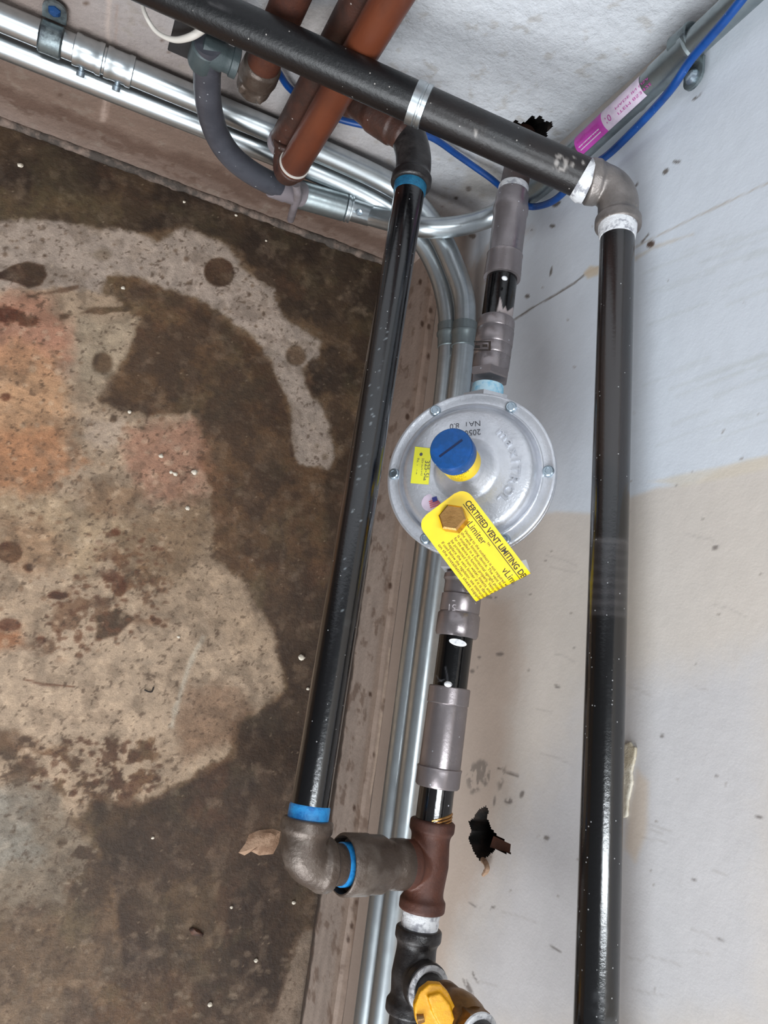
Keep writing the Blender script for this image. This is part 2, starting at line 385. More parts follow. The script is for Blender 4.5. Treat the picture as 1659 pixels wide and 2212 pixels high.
# stained middle, left
p.poly([(-640, 640), (120, 620), (240, 640), (300, 690), (270, 770), (210, 862), (262, 892), (330, 905), (410, 890), (436, 945), (428, 1000), (460, 1060), (466, 1130), (460, 1200), (560, 1280), (600, 1370), (612, 1487), (578, 1516), (511, 1560), (511, 1632), (395, 1685), (337, 1719), (280, 1743), (207, 1719), (183, 1767), (96, 1772), (-640, 1700)], (164, 143, 122), .95, 8, 14)
p.poly([(-470, 650), (70, 640), (150, 690), (155, 790), (60, 800), (-470, 790)], (176, 128, 106), .8, 26, 26)
p.poly([(-470, 720), (130, 760), (150, 900), (90, 1060), (-470, 1080)], (182, 140, 106), .7, 30, 30)
p.poly([(-470, 900), (120, 930), (180, 990), (110, 1060), (-470, 1070)], (170, 122, 90), .7, 22, 30)
p.poly([(-100, 1080), (140, 1060), (260, 1150), (200, 1240), (-100, 1220)], (164, 142, 116), .7, 26, 24)
p.poly([(180, 900), (270, 905), (275, 970), (210, 985), (175, 950)], (172, 154, 138), .75, 14, 16)
p.poly([(170, 690), (300, 690), (270, 760), (200, 850), (150, 800)], (162, 146, 126), .75, 16, 16)
p.poly([(290, 930), (425, 900), (440, 1000), (450, 1080), (320, 1100), (270, 1010)], (158, 116, 96), .7, 22, 22)
p.poly([(180, 1040), (300, 1060), (280, 1110), (190, 1100)], (134, 106, 82), .6, 16, 20)
p.poly([(240, 1150), (460, 1060), (466, 1170), (400, 1260), (260, 1260)], (120, 98, 76), .55, 26, 30)
p.poly([(0, 1110), (90, 1120), (150, 1200), (60, 1240), (0, 1200)], (150, 116, 90), .5, 20, 20)
p.poly([(60, 1380), (400, 1340), (600, 1440), (560, 1540), (300, 1600), (60, 1620), (-470, 1560), (-470, 1420)], (170, 150, 130), .6, 26, 24)
p.poly([(410, 1480), (511, 1480), (540, 1530), (500, 1600), (400, 1640), (380, 1560)], (132, 104, 84), .6, 18, 16)
p.poly([(-100, 1340), (40, 1360), (60, 1400), (-100, 1410)], (146, 96, 66), .7, 16, 16)
p.poly([(205, 1330), (250, 1310), (290, 1335), (255, 1375), (205, 1385)], (98, 76, 60), .85, 5, 8)
p.poly([(230, 1190), (360, 1200), (350, 1330), (230, 1350), (140, 1420), (60, 1400), (150, 1300)], (112, 82, 62), .55, 16, 24, br=(60, .5))
p.poly([(60, 1620), (320, 1600), (370, 1690), (280, 1735), (180, 1740), (50, 1690)], (104, 80, 60), .75, 10, 20, br=(70, .5))
p.poly([(-60, 1560), (60, 1600), (90, 1700), (-60, 1680)], (92, 72, 56), .7, 14, 24, br=(50, .46))
# grey lower left
p.poly([(-640, 1690), (90, 1700), (150, 1770), (240, 1850), (210, 1950), (100, 2000), (-640, 1960)], (134, 122, 108), .8, 22, 26)
p.poly([(-100, 1690), (60, 1720), (90, 1860), (-100, 1880)], (142, 136, 126), .7, 22, 26)
p.poly([(110, 1800), (240, 1820), (250, 1940), (150, 1950)], (84, 70, 56), .7, 14, 24, br=(60, .47))
p.poly([(-640, 1960), (200, 1940), (330, 2060), (330, 2300), (-640, 2300)], (108, 93, 78), .7, 22, 30)
# dark lower right
p.poly([(620, 1290), (770, 1240), (720, 1800), (660, 2260), (330, 2300), (260, 2060), (250, 1900), (200, 1800), (205, 1730), (290, 1745), (345, 1722), (400, 1690), (515, 1640), (515, 1565), (590, 1520), (618, 1487), (600, 1370), (560, 1290)], (76, 63, 53), .95, 8, 12)
p.poly([(195, 1740), (330, 1740), (400, 1700), (440, 1820), (330, 1890), (230, 1860)], (72, 60, 46), .7, 14, 16)
p.poly([(300, 1900), (470, 1880), (520, 2060), (420, 2140), (320, 2060)], (92, 80, 66), .75, 26, 26)
p.poly([(270, 1760), (500, 1700), (580, 1780), (480, 1900), (320, 1900)], (96, 80, 68), .55, 30, 30)
p.poly([(530, 1270), (600, 1370), (640, 1400), (700, 1340), (700, 1220), (600, 1230)], (96, 82, 70), .7, 16, 20)
p.poly([(500, 1960), (640, 1930), (640, 2090), (560, 2150), (490, 2080)], (66, 52, 42), .7, 16, 22)
p.poly([(210, 2090), (420, 2100), (430, 2260), (200, 2260)], (104, 82, 64), .7, 22, 30)
p.poly([(560, 2260), (620, 2110), (660, 2010), (700, 2030), (670, 2260)], (136, 120, 106), .9, 12, 16)
p.poly([(430, 2230), (560, 2160), (600, 2200), (560, 2260)], (118, 104, 92), .6, 16, 22)
p.poly([(-50, 2170), (160, 2150), (200, 2260), (-50, 2260)], (124, 108, 92), .6, 20, 24)
# separate spots
RB = (78, 52, 40)
p.poly([(-40, 590), (0, 588), (30, 572), (60, 564), (95, 573), (103, 595), (90, 618), (60, 624), (35, 612), (0, 604), (-40, 612)], RB, .95, 3, 4)
p.ell(474, 589, 32, 31, (84, 66, 52), .95, 3, 4)
p.ell(572, 592, 20, 15, (82, 66, 54), .9, 3, 5)
p.ell(222, 782, 24, 24, (96, 80, 64), .8, 6, 8); p.ell(245, 905, 9, 9, (90, 74, 60), .8, 3, 3)
p.ell(638, 770, 22, 22, (104, 86, 70), .8, 4, 5)
p.ell(222, 552, 18, 12, (128, 112, 96), .7, 6, 6)
p.ell(20, 680, 34, 16, (84, 44, 30), .8, 5, 12); p.ell(60, 692, 22, 12, (96, 56, 40), .7, 5, 10)
p.line([(130, 685), (200, 672), (290, 668)], 8, (96, 76, 60), .7, 3, 6)
p.line([(60, 640), (110, 632), (170, 618)], 6, (110, 84, 68), .7, 3, 6)
p.ell(640, 640, 45, 40, (66, 54, 44), .6, 8, 16); p.ell(720, 620, 50, 50, (70, 58, 48), .7, 12, 16)
for (x, y, rx, ry) in [(240, 1245, 16, 12), (258, 1268, 14, 20), (20, 1195, 26, 24), (125, 1286, 22, 8), (170, 1372, 9, 12), (90, 1382, 9, 8), (20, 1350, 26, 14), (10, 1180, 14, 10), (330, 1335, 8, 8), (60, 1225, 10, 7), (250, 1150, 12, 9), (12, 858, 12, 9)]:
    p.ell(x, y, rx, ry, (104, 66, 48), .8, 3, 5)
# speckle of pits and crumbs in the light zones
L_ = p.c.mean(1, keepdims=True); p.c = p.c * .93 * np.clip(L_ / 142., .3, 1.10) ** .50
wm = sst(130 - L_, 0, 60); p.c = p.c * (1 + wm * np.array((.09, .0, -.09))); p.k = 60
dk_ = (sst(112 - L_[:, 0], 0, 16)) * .75
for (c_, sc_, lo_, hi_, a_) in (((98, 78, 58), 13, .50, .68, .5), ((78, 70, 52), 19, .50, .66, .5), ((46, 35, 28), 24, .50, .64, .6), ((104, 88, 74), 42, .55, .68, .35), ((80, 54, 40), 17, .56, .66, .4)):
    p.k += 1; m_ = (sst(fbm(FP, sc_, 6, p.k), lo_, hi_) * a_ * dk_)[:, None]; p.c = p.c * (1 - m_) + np.array(c_, float) * m_
PITK = .86
def pits(poly, n, rlo, rhi, col, a=.75):
    poly = np.array(poly, float); k = 0
    while k < n:
        q = np.array([random.uniform(poly[:, 0].min(), poly[:, 0].max()), random.uniform(poly[:, 1].min(), poly[:, 1].max())])
        if sdf(q[None], poly)[0] < 0:
            r = random.uniform(rlo, rhi) ** 1; p.ell(q[0], q[1], r, r * random.uniform(.5, 1), np.array(col) * PITK, a, 2, r * .5); k += 1
pits([(0, 480), (300, 510), (540, 600), (600, 690), (560, 720), (420, 640), (300, 600), (0, 620)], 60, 1.5, 5, (112, 92, 76))
pits([(0, 700), (160, 700), (200, 880), (420, 900), (440, 1100), (300, 1300), (0, 1320)], 240, 1.5, 6, (120, 90, 68), .5)
pits([(200, 1150), (350, 1150), (360, 1350), (200, 1420), (60, 1400)], 130, 2, 8, (100, 70, 52), .75)
pits([(60, 1600), (330, 1590), (370, 1690), (250, 1740), (60, 1700)], 150, 2, 8, (88, 62, 46), .8)
pits([(0, 1740), (200, 1740), (250, 1960), (0, 2000)], 110, 2, 5, (92, 74, 58), .55)
pits([(0, 700), (160, 700), (200, 880), (420, 900), (440, 1100), (300, 1300), (0, 1700)], 260, 2, 8, (214, 190, 164), .4)
pits([(0, 2000), (650, 2000), (600, 2212), (0, 2212)], 120, 2, 9, (130, 114, 98), .5)
pits([(480, 1020), (700, 1020), (640, 1280), (500, 1240)], 60, 2, 8, (124, 106, 90), .4)
pits([(640, 600), (820, 600), (780, 1000), (680, 1000)], 60, 2, 7, (116, 100, 84), .5)
p.line([(440, 1372), (415, 1420), (395, 1480), (382, 1520), (370, 1572)], 11, (176, 168, 154), .6, 4, 3)
p.line([(50, 1466), (90, 1478), (160, 1483)], 3, (92, 60, 44), .8, 1.5, 1)
p.line([(400, 1478), (500, 1480), (600, 1476)], 3, (170, 150, 130), .5, 2, 1)
p.line([(555, 780), (600, 850), (625, 930), (630, 985)], 5, (66, 48, 36), .8, 3, 3)
p.line([(600, 1100), (615, 1180), (600, 1260)], 4, (68, 54, 44), .6, 3, 4)
p.line([(330, 1740), (380, 1700), (390, 1690)], 5, (70, 54, 44), .6, 3, 4)
# dirt gathered in the joint along the board
p.poly([(905, 560), (870, 760), (838, 1000), (812, 1201), (762, 1550), (666, 2212), (650, 2212), (735, 1560), (783, 1210), (808, 1000), (838, 760), (860, 600)], (50, 42, 36), .75, 8, 6)
p.all((62, 50, 40), .24, 46, .52, .66); p.all((176, 158, 140), .16, 60, .56, .7)
p.vary(.16, 38); p.vary(.16, 130); p.all((56, 42, 32), .5, 210, .66, .73, 3); p.all((190, 172, 150), .35, 240, .76, .80, 3)
g_ = p.c.mean(1, keepdims=True); p.c = g_ + (p.c - g_) * 1.16
p.apply(fo.data); fo.data.materials.append(M['floor']); tag(fo, 'stained brown concrete floor', kind='structure')

# ---- back wall (painted block), y = 0
HOLE_B = [(1088, 282), (1112, 258), (1124, 266), (1138, 262), (1150, 248), (1158, 256), (1168, 250), (1178, 262), (1192, 264), (1195, 275), (1180, 284), (1182, 300), (1168, 330), (1130, 345), (1098, 330)]
bo, BP = sheet('wall_back', lambda u, v: np.stack([u, u * 0, v], 1), steps(-2.6, 0, -.78, 0, .0025), steps(0, 2.4, 0, .9, .0025), [HOLE_B])
p = Paint(BP, (192, 194, 198))
hz = BP[:, 2]; xx = BP[:, 0]
# grime plus cast shadow in the colour: browner near floor, away from corner
g = sst(.42 - hz + (xx + .2) * -.35 + .10 * (fbm(BP, 9, 4, 3) - .5), .0, .42)[:, None] * .95
p.c = p.c * (1 - g) + np.array((122, 104, 94)) * g
p.poly([(-200, 90), (0, 120), (560, 330), (860, 450), (900, 570), (560, 460), (0, 225), (-200, 150)], (112, 92, 80), .7, 30, 14)
p.poly([(-200, 160), (0, 186), (300, 300), (560, 400), (850, 520), (895, 590), (560, 455), (0, 222), (-200, 160)], (86, 66, 56), .7, 12, 10)
p.poly([(-200, 180), (0, 200), (560, 430), (890, 575), (895, 600), (560, 470), (0, 230)], (120, 102, 92), .6, 6, 6, br=(50, .45))
p.line([(236, 0), (232, 60), (238, 120), (222, 262)], 10, (192, 172, 160), .5, 5, 3)
p.line([(252, 10), (250, 90), (232, 255)], 4, (150, 128, 116), .5, 3, 2)
p.poly([(560, 0), (760, 0), (700, 110), (560, 60)], (196, 182, 172), .5, 20, 14)
for (x, y) in [(365, 113), (350, 88), (186, 7), (400, 108), (130, 205), (880, 470), (955, 446)]: p.ell(x, y, 6, 4, (84, 66, 56), .8, 3, 4)
p.ell(1012, 408, 5, 5, (60, 50, 46), .9, 2, 2); p.ell(985, 428, 4, 4, (70, 60, 56), .8, 2, 2)
p.poly([(1040, 330), (1110, 380), (1110, 440), (1050, 440), (980, 420)], (178, 170, 160), .5, 16, 14)
p.vary(.05, 14); p.vary(.05, 90); p.all((140, 130, 118), .3, 70, .62, .72)
p.apply(bo.data); bo.data.materials.append(M['plaster']); tag(bo, 'rough white painted block wall', kind='structure')
cavity(bo, HOLE_B, 1, .05)
# ---- rough mortar line between floor and back wall
mb = MB(); nn = 800; xs = np.linspace(-2.5, -.012, nn); q_ = np.stack([xs, xs * 0, xs * 0], 1)
h1 = fbm(q_, 60, 4, 21); h2 = fbm(q_, 25, 4, 22); pts = [np.array([x, -.0015 - .003 * a, .0035 + .004 * b]) for x, a, b in zip(xs, h1, h2)]
mb.sweep(pts, [.0035 + .0075 * (a * b) * 1.6 for a, b in zip(h1, h2)], 12)
M['mortar'] = mat('rough_dirty_mortar', (66, 58, 52), alt=(124, 106, 95), nscale=38, lo=.44, hi=.62, rough=.85, bump=.003, bscale=120)
tag(obj('trim_1', mb, 'mortar'), 'rough mortar line between floor and back wall', kind='structure')
# ---- right wall (smooth panel), x = 0
HOLE_R = [(1012, 1775), (1022, 1768), (1034, 1748), (1050, 1740), (1056, 1752), (1052, 1766), (1062, 1790), (1072, 1802), (1088, 1814), (1102, 1822), (1103, 1845), (1086, 1842), (1070, 1836), (1060, 1845), (1048, 1854), (1040, 1862), (1030, 1852), (1022, 1838), (1012, 1812), (1018, 1795)]
ro, RP = sheet('wall_right', lambda u, v: np.stack([u * 0, u, v], 1), steps(-3.0, 0, -1.12, 0, .0019), steps(0, 2.4, .12, .78, .0019, .06), [HOLE_R])
p = Paint(RP, (211, 202, 193))
p.poly([(900, 560), (1140, 377), (1700, -80), (2400, -400), (2400, 850), (1659, 985), (1560, 1010), (1500, 1042), (1420, 1052), (1360, 1075), (1280, 1110), (1200, 1108), (1110, 1120), (1000, 1130), (850, 1100)], (214, 219, 226), 1, 7, 5)
p.poly([(1400, 1040), (1500, 1020), (1659, 985), (1659, 1010), (1560, 1035), (1480, 1050)], (214, 203, 186), .7, 6, 5)
p.poly([(880, 560), (1010, 580), (1100, 480), (1140, 500), (1060, 620), (1000, 900), (900, 1000), (860, 900)], (172, 154, 142), .75, 22, 14)
p.poly([(1000, 1260), (1120, 1290), (1100, 1700), (960, 2100), (930, 2212), (860, 2212), (900, 1500)], (186, 164, 148), .6, 34, 18)
p.poly([(1280, 1500), (1659, 1400), (1659, 2212), (1000, 2212), (1060, 1900)], (203, 201, 203), .8, 80, 30)  # bluish tint of cool light from below, put into the wall colour
p.line([(1104, 695), (1150, 665), (1200, 637), (1240, 612), (1262, 594)], 3.2, (88, 76, 66), .8, 1.6, 1.2)
p.line([(1262, 594), (1330, 556), (1400, 520), (1500, 470), (1659, 395)], 3, (176, 164, 150), .6, 2, 1.5)
p.poly([(1262, 590), (1275, 576), (1294, 578), (1290, 592), (1270, 600)], (206, 186, 160), .8, 4, 4)
p.line([(1372, 560), (1410, 535), (1500, 505)], 6, (196, 180, 158), .5, 4, 3)
p.line([(1385, 525), (1402, 505)], 4, (90, 76, 66), .9, 2, 2); p.ell(1405, 527, 9, 6, (86, 62, 48), .9, 2, 3, rot=-.6)
for (x, y, a, b, r) in [(1190, 585, 4, 14, .2), (1203, 440, 10, 4, -.4), (1193, 488, 7, 4, 0), (1150, 497, 5, 2, 0), (1500, 213, 10, 4, -.5), (1512, 205, 12, 2.5, -.7), (1395, 225, 3, 22, .6), (1462, 350, 10, 2, 0), (1440, 370, 5, 8, .8), (1374, 400, 4, 10, .5), (1405, 526, 6, 4, 0), (1140, 640, 4, 3, 0), (1118, 562, 5, 3, 0), (1022, 510, 9, 6, 0)]:
    p.ell(x, y, a * .85, b * .85, (84, 74, 66), .75, 1.5, 3.5, wsc=70, rot=r)
p.poly([(1015, 1660), (1045, 1640), (1062, 1660), (1050, 1700), (1020, 1712)], (112, 104, 98), .6, 5, 10, br=(90, .5))
p.poly([(1070, 1660), (1096, 1650), (1090, 1700), (1075, 1712)], (120, 110, 102), .6, 5, 8, br=(90, .5))
p.line([(1075, 1660), (1095, 1668), (1120, 1676)], 3, (70, 60, 56), .8, 1.5, 1)
for (x, y, a, b, r) in [(1068, 1730, 3, 12, .1), (1098, 1730, 8, 6, 0), (1128, 1716, 2, 6, .4), (1035, 1420, 4, 3, 0), (1078, 1413, 8, 2, 0), (1205, 1484, 5, 2, 0), (1060, 1290, 14, 3, .1), (1022, 1285, 8, 4, 0), (1020, 1450, 4, 3, 0), (1240, 1400, 3, 2, 0), (1545, 1183, 6, 3, -.3), (1180, 1810, 4, 3, 0), (1500, 1900, 5, 2, 0), (1560, 2030, 12, 2, .3), (1200, 2050, 16, 2, .5), (1030, 1960, 24, 3.5, .6), (1012, 2134, 3.5, 22, -.5), (1027, 2112, 3, 14, -.5), (1430, 1590, 3, 2, 0), (1548, 1676, 4, 2, 0), (1065, 1960, 4, 2, 0), (1640, 1765, 6, 2, .3)]:
    p.ell(x, y, a, b, (96, 88, 84), .65, 2.5, 3, br=(150, .45) if a * b > 40 else None, rot=r)
for k in range(22):
    x = random.uniform(1010, 1600); y = random.uniform(1150, 2200); l = random.uniform(30, 80)
    p.line([(x, y), (x + l / 2, y + l * .13), (x + l, y + l * random.uniform(.2, .45))], 3.5, (158, 150, 144), .28, 2.5, .5)
for k in range(60):
    p.ell(random.uniform(1020, 1650), random.uniform(450, 2200), random.uniform(1.5, 3.5), random.uniform(1, 2.5), (132, 122, 114), .6, 1.5, 1)
for k in range(26):   # brush strokes left in the white coat
    x = random.uniform(1380, 1650); y = random.uniform(520, 980); l = random.uniform(80, 220)
    p.line([(x, y), (x + l / 2, y - l * .2), (x + l, y - l * .38)], random.uniform(3, 9), (196, 200, 200), .35, 4, 2)
p.poly([(1376, 1660), (1400, 1690), (1392, 1800), (1372, 1860), (1352, 1830)], (206, 182, 156), .5, 10, 6)
k_ = (sst(.235 + .03 * (fbm(RP, 14, 4, 9) - .5) - RP[:, 2], 0, .07) * .85)[:, None]; p.c = p.c * (1 - k_) + np.array((136, 118, 106)) * k_
p.vary(.03, 10); p.vary(.02, 90)
p.apply(ro.data); ro.data.materials.append(M['panel']); tag(ro, 'smooth cream and white painted wall panel', kind='structure')
cavity(ro, HOLE_R, 0, .06)
b_ = MB(); b_.prism([at(1066, 1806, 0, .004), at(1106, 1824, 0, .004), at(1104, 1844, 0, .004), at(1058, 1830, 0, .004)], (.008, 0, 0))
obj('broken_edge', b_, M['rust'], ro, smooth=False)
b_ = MB(); b_.sweep(spline([at(1042, 1856, 0, .002), at(1050, 1866, 0, -.006), at(1052, 1878, 0, -.008), at(1044, 1890, 0, -.004)], 6), [.0022, .003, .0032, .003] + [.0028] * 12 + [.002] * 3, 8)
obj('torn_flap', b_, 'chip', ro)
# ---- board along the foot of the right wall
nb = 460; ys = np.linspace(-1.4, -.0, nb); prof = [(-.0005, .113), (-.009, .1125), (-.013, .109), (-.014, .1), (-.014, .085), (-.014, .07), (-.0145, .055), (-.0145, .04), (-.0148, .028), (-.015, .016), (-.015, .006), (-.014, .0005)]
prof = [(a, b) for a, b in prof]
dense = []
for (a, b), (c, d) in zip(prof[:-1], prof[1:]):
    for k in range(4): dense.append((a + (c - a) * k / 4, b + (d - b) * k / 4))
dense.append(prof[-1]); nd = len(dense)
mb = MB(); vs = []
for y in ys:
    w = .0012 * math.sin(y * 23) + .0008 * math.sin(y * 61 + 1)
    for (a, b) in dense: vs.append((a + w * .3, y, max(b + w * .4, .0003)))
mb.add(vs, [(i * nd + k, (i + 1) * nd + k, (i + 1) * nd + k + 1, i * nd + k + 1) for i in range(nb - 1) for k in range(nd - 1)])
bd = obj('baseboard_right', mb, 'board')
BPt = np.array(mb.v); p = Paint(BPt, (152, 136, 125))
p.c *= (1 + .10 * 2 * (fbm(BPt * np.array([1, .12, 1]), 90, 4, 2) - .5))[:, None]
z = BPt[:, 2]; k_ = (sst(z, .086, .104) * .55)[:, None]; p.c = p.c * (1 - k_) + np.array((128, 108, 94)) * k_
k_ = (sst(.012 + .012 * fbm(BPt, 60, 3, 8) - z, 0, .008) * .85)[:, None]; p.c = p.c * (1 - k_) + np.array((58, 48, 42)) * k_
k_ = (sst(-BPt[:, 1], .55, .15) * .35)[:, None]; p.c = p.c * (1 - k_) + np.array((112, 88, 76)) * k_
for (x, y) in [(843, 1265), (930, 670), (926, 705), (925, 770), (912, 700), (800, 1500), (808, 1630), (765, 1745), (760, 2000), (752, 2030), (770, 1950), (908, 610), (880, 900), (850, 1430)]: p.ell(x, y, 4, 7, (66, 48, 38), .85, 2, 2)
p.line([(842, 1400), (826, 1520), (812, 1640), (800, 1720)], 4, (196, 176, 156), .5, 2, 2)
p.poly([(780, 1980), (762, 2212), (745, 2212), (768, 1980)], (92, 72, 58), .7, 5, 5)
p.all((92, 72, 60), .5, 60, .58, .68); p.vary(.07, 60)
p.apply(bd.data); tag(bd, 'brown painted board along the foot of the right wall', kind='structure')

# ============================================================ PIPES, FITTINGS
def coat(o, fn=None, base=(11, 11, 12), vary=.15):
    """give a pipe its coating colours"""
    me = o.data; n = len(me.vertices); a = np.empty(n * 3); me.vertices.foreach_get('co', a)
    P = a.reshape(-1, 3) + WL[o.name]; p = Paint(P, base); p.vary(vary, 30)
    if fn: fn(p, P)
    p.apply(me); return o
def longpipe(name, a, b, r, m, label, cat='pipe', n=160, seg=56, parent=None):
    mb = MB(); a = np.asarray(a); b = np.asarray(b); mb.sweep([a + (b - a) * k / (n - 1) for k in range(n)], r, seg)
    o = obj(name, mb, m, parent); 
    return tag(o, label, cat) if parent is None else o
PR = .0168
# --- right-hand black pipe down the right wall
RT, RB_ = dep(1333, 530, .76), dep(1287, 2212, .58)
RT0 = online(RT, RB_, 488)
rp = longpipe('gas_pipe', RT0, RT + (RB_ - RT) * 1.35, PR, 'black', 'long black gas pipe running down the white wall on the right side', n=420)
def f(p, P):
    p.poly([(1280, 500), (1380, 500), (1375, 900), (1360, 1120), (1330, 1000), (1270, 1000)], (34, 26, 24), .8, 30, 20)
    for (y, c) in [(1166, (112, 108, 106)), (1178, (70, 66, 66)), (1200, (52, 50, 50)), (1225, (56, 54, 54)), (1252, (64, 60, 60)), (1276, (60, 56, 57)), (1300, (72, 68, 68)), (1322, (66, 62, 62))]:
        p.line([(1262, y), (1310, y + 2), (1372, y + 6)], 8 if y != 1166 else 5, c, .7, 5, 4)
    p.poly([(1272, 1160), (1368, 1160), (1360, 1335), (1262, 1330)], (46, 44, 45), .6, 10, 8)
    p.poly([(1236, 2150), (1345, 2140), (1345, 2230), (1230, 2240)], (78, 80, 82), .6, 14, 16, br=(40, .5))
coat(rp, f)
# --- sloping black pipe across the top
T0, T1 = dep(330, -32, .745), dep(1262, 386, .782)
TA = online(T0, T1, 204); TA = T0 + (T1 - T0) * .6255
t1 = longpipe('gas_pipe', T0 - (T1 - T0) * .35, T1, .0200, 'blacksatin', 'thick black gas pipe sloping across the top in front of the orange pipe', n=300)
def f(p, P):
    p.poly([(905, 170), (1300, 330), (1240, 440), (880, 290)], (36, 29, 27), .65, 26, 20)
    p.poly([(300, -20), (700, 160), (900, 260), (1240, 420), (1200, 440), (850, 290), (440, 100), (300, 40)], (20, 15, 15), .8, 14, 8)
    p.poly([(1060, 220), (1150, 250), (1120, 330), (1050, 300)], (28, 28, 30), .8, 14, 10)
    for (x, y, a, b) in [(1208, 338, 9, 5), (1202, 352, 5, 9), (1222, 346, 7, 4), (1222, 356, 4, 8), (1213, 366, 10, 4), (1237, 356, 4, 4), (1032, 282, 12, 3), (1028, 290, 3, 8), (1196, 362, 3, 4), (1260, 352, 3, 4), (1240, 340, 5, 2)]:
        p.ell(x, y, a, b, (172, 166, 160), .75, 2, 3)
    p.line([(450, 5), (476, 14), (500, 25)], 6, (86, 84, 84), .6, 3, 3)
coat(t1, f, (11, 11, 13))
axT = nrm(T1 - T0)
c0 = T0 + (T1 - T0) * np.clip(np.dot(dep(917, 206, .765) - T0, axT) / np.linalg.norm(T1 - T0), 0, 1)
mb = MB(); mb.lathe(c0 - axT * .010, axT, [(0, .0202), (.0005, .0213), (.008, .0214), (.0088, .0206), (.0105, .0206), (.0112, .0214), (.0155, .0214), (.0162, .0202)], 56)
tag(obj('pipe_band', mb, 'galv'), 'narrow silver band around the sloping black pipe', 'pipe band')

def collar(mb, o, ax, r, L, lip=.0022, seg=44):
    """a socket end: opens at o, runs back along -ax"""
    mb.lathe(o, -nrm(ax), [(0, r * .80), (0, r), (.0015, r + lip), (L * .62, r + lip), (L * .8, r), (L, r * .96)], seg)
def elbow(name, pa, pc, pb, r, m, label, cl=.018, vox=.0011, bend=.45):
    """cast elbow: socket mouth pa, corner pc, socket mouth pb"""
    pa, pc, pb = map(np.asarray, (pa, pc, pb)); da = nrm(pa - pc); db = nrm(pb - pc)
    la = np.linalg.norm(pa - pc); lb = np.linalg.norm(pb - pc); k = min(la, lb) * .75
    s, e = pc + da * k, pc + db * k; pts = [pa, s] if la > k * 1.02 else [pa]
    for i in range(1, 14):
        t = i / 14; pts.append((1 - t) ** 2 * s + 2 * t * (1 - t) * (pc * .85 + (s + e) * .075) + t * t * e)
    pts += [e, pb] if lb > k * 1.02 else [pb]
    mb = MB(); mb.sweep(pts, r * .97, 40); collar(mb, pa, da, r, cl); collar(mb, pb, db, r, cl)
    o = obj(name, mb, m, remesh=vox); return tag(o, label, 'pipe elbow')
# --- elbow joining the sloping pipe with the right pipe
ea = T1 + axT * .002; eb = RT0
axR = nrm(RT - RB_)
ecr = online(RT, RB_, 398) 
er = elbow('pipe_elbow', dep(1268, 392, .782), dep(1336, 400, .782), dep(1335, 494, .768), .0208, 'castdark', 'grey cast elbow turning the sloping pipe down the right wall', .017)
mb = MB(); mb.sweep([dep(1254, 384, .782), dep(1266, 391, .782), dep(1274, 394, .782)], [.0206, .0228, .0215], 40)
o = obj('thread_paste', mb, 'paste', er); o['label'] = 'white pipe dope smeared round the socket'
mb = MB(); mb.sweep([online(RT, RB_, 486), online(RT, RB_, 500), online(RT, RB_, 516)], [.0192, .0188, .0175], 40)
o = obj('thread_paste', mb, 'paste', er); o['label'] = 'white pipe dope at the lower socket'
# foundry marks on the elbow
def view_frame(px, py, d, nrm_px=None):
    """a place just above a surface facing the camera: origin, right, up, out"""
    o = dep(px, py, d); out = nrm(CAM - o); rt = nrm(R[:, 0] - out * np.dot(R[:, 0], out)); up = np.cross(out, rt); return o, rt, up, out
def mark(s, px, py, d, size, ang, m, parent, name='raised_mark', ext=.0008):
    o, rt, up, out = view_frame(px, py, d); a = math.radians(ang); x = rt * math.cos(a) + up * math.sin(a); y = -rt * math.sin(a) + up * math.cos(a)
    mb = MB(); put_text(mb, s, size, lambda u, v, w: o + x * u + y * v + out * w, ext); return obj(name, mb, m, parent, smooth=False)
mark('A', 1340, 415, .7605, .012, 200, 'castdark', er); mark('KB', 1378, 442, .758, .011, 186, 'castdark', er)

# --- left black pipe
LT, LB_ = dep(874, 480, .835), dep(670, 1739, .664)
lp = longpipe('gas_pipe', online(LT, LB_, 398), online(LT, LB_, 1765), PR, 'black', 'long black gas pipe crossing in front of the floor with blue sealed ends', n=360)
def f(p, P):
    p.poly([(730, 1340), (790, 1330), (780, 1380), (725, 1385)], (60, 62, 64), .5, 8, 12, br=(60, .5))
    for k in range(50):
        y = random.uniform(700, 1320); q = proj(online(LT, LB_, y)); p.ell(q[0] - 4 + random.gauss(0, 5), y, 1.3, 2.0, (150, 158, 162), .7, 1, 1)
coat(lp, f, (8, 8, 10))
mb = MB(); mb.sweep([online(LT, LB_, 390), online(LT, LB_, 396), online(LT, LB_, 414), online(LT, LB_, 420)], [.0178, .0182, .0181, .0171], 44)
obj('blue_sealant', mb, 'bluetapedark', lp)
mb = MB(); mb.sweep([online(LT, LB_, y) for y in (1738, 1742, 1768, 1776)], [.0171, .0180, .0181, .0178], 44)
obj('blue_sealant', mb, 'bluetape', lp)
# --- black elbow at its top
e2 = elbow('pipe_elbow', online(LT, LB_, 402), online(LT, LB_, 322), dep(866, 268, .868), .0205, 'castblack', 'black cast elbow above the long left pipe, under the sloping pipe', .018)
mb = MB(); mb.sweep([dep(882, 290, .862), dep(866, 268, .868), dep(850, 248, .872)], [.0185, .0212, .0195], 40)
# --- rusty reducer behind it
q0, q1 = dep(884, 292, .862), dep(742, 196, .885); ax = q1 - q0; L = np.linalg.norm(ax)
mb = MB(); mb.lathe(q0, ax, [(0, .0175), (.004, .0205), (.018, .0208), (.020, .0228), (.05, .0232), (.058, .0205), (.078, .0188), (.083, .0225), (.092, .0225), (L, .0180)], 44)
tag(obj('pipe_reducer', mb, 'rustdark', remesh=.0011), 'rusty brown reducer joining the black elbow behind the sloping pipe', 'pipe reducer')

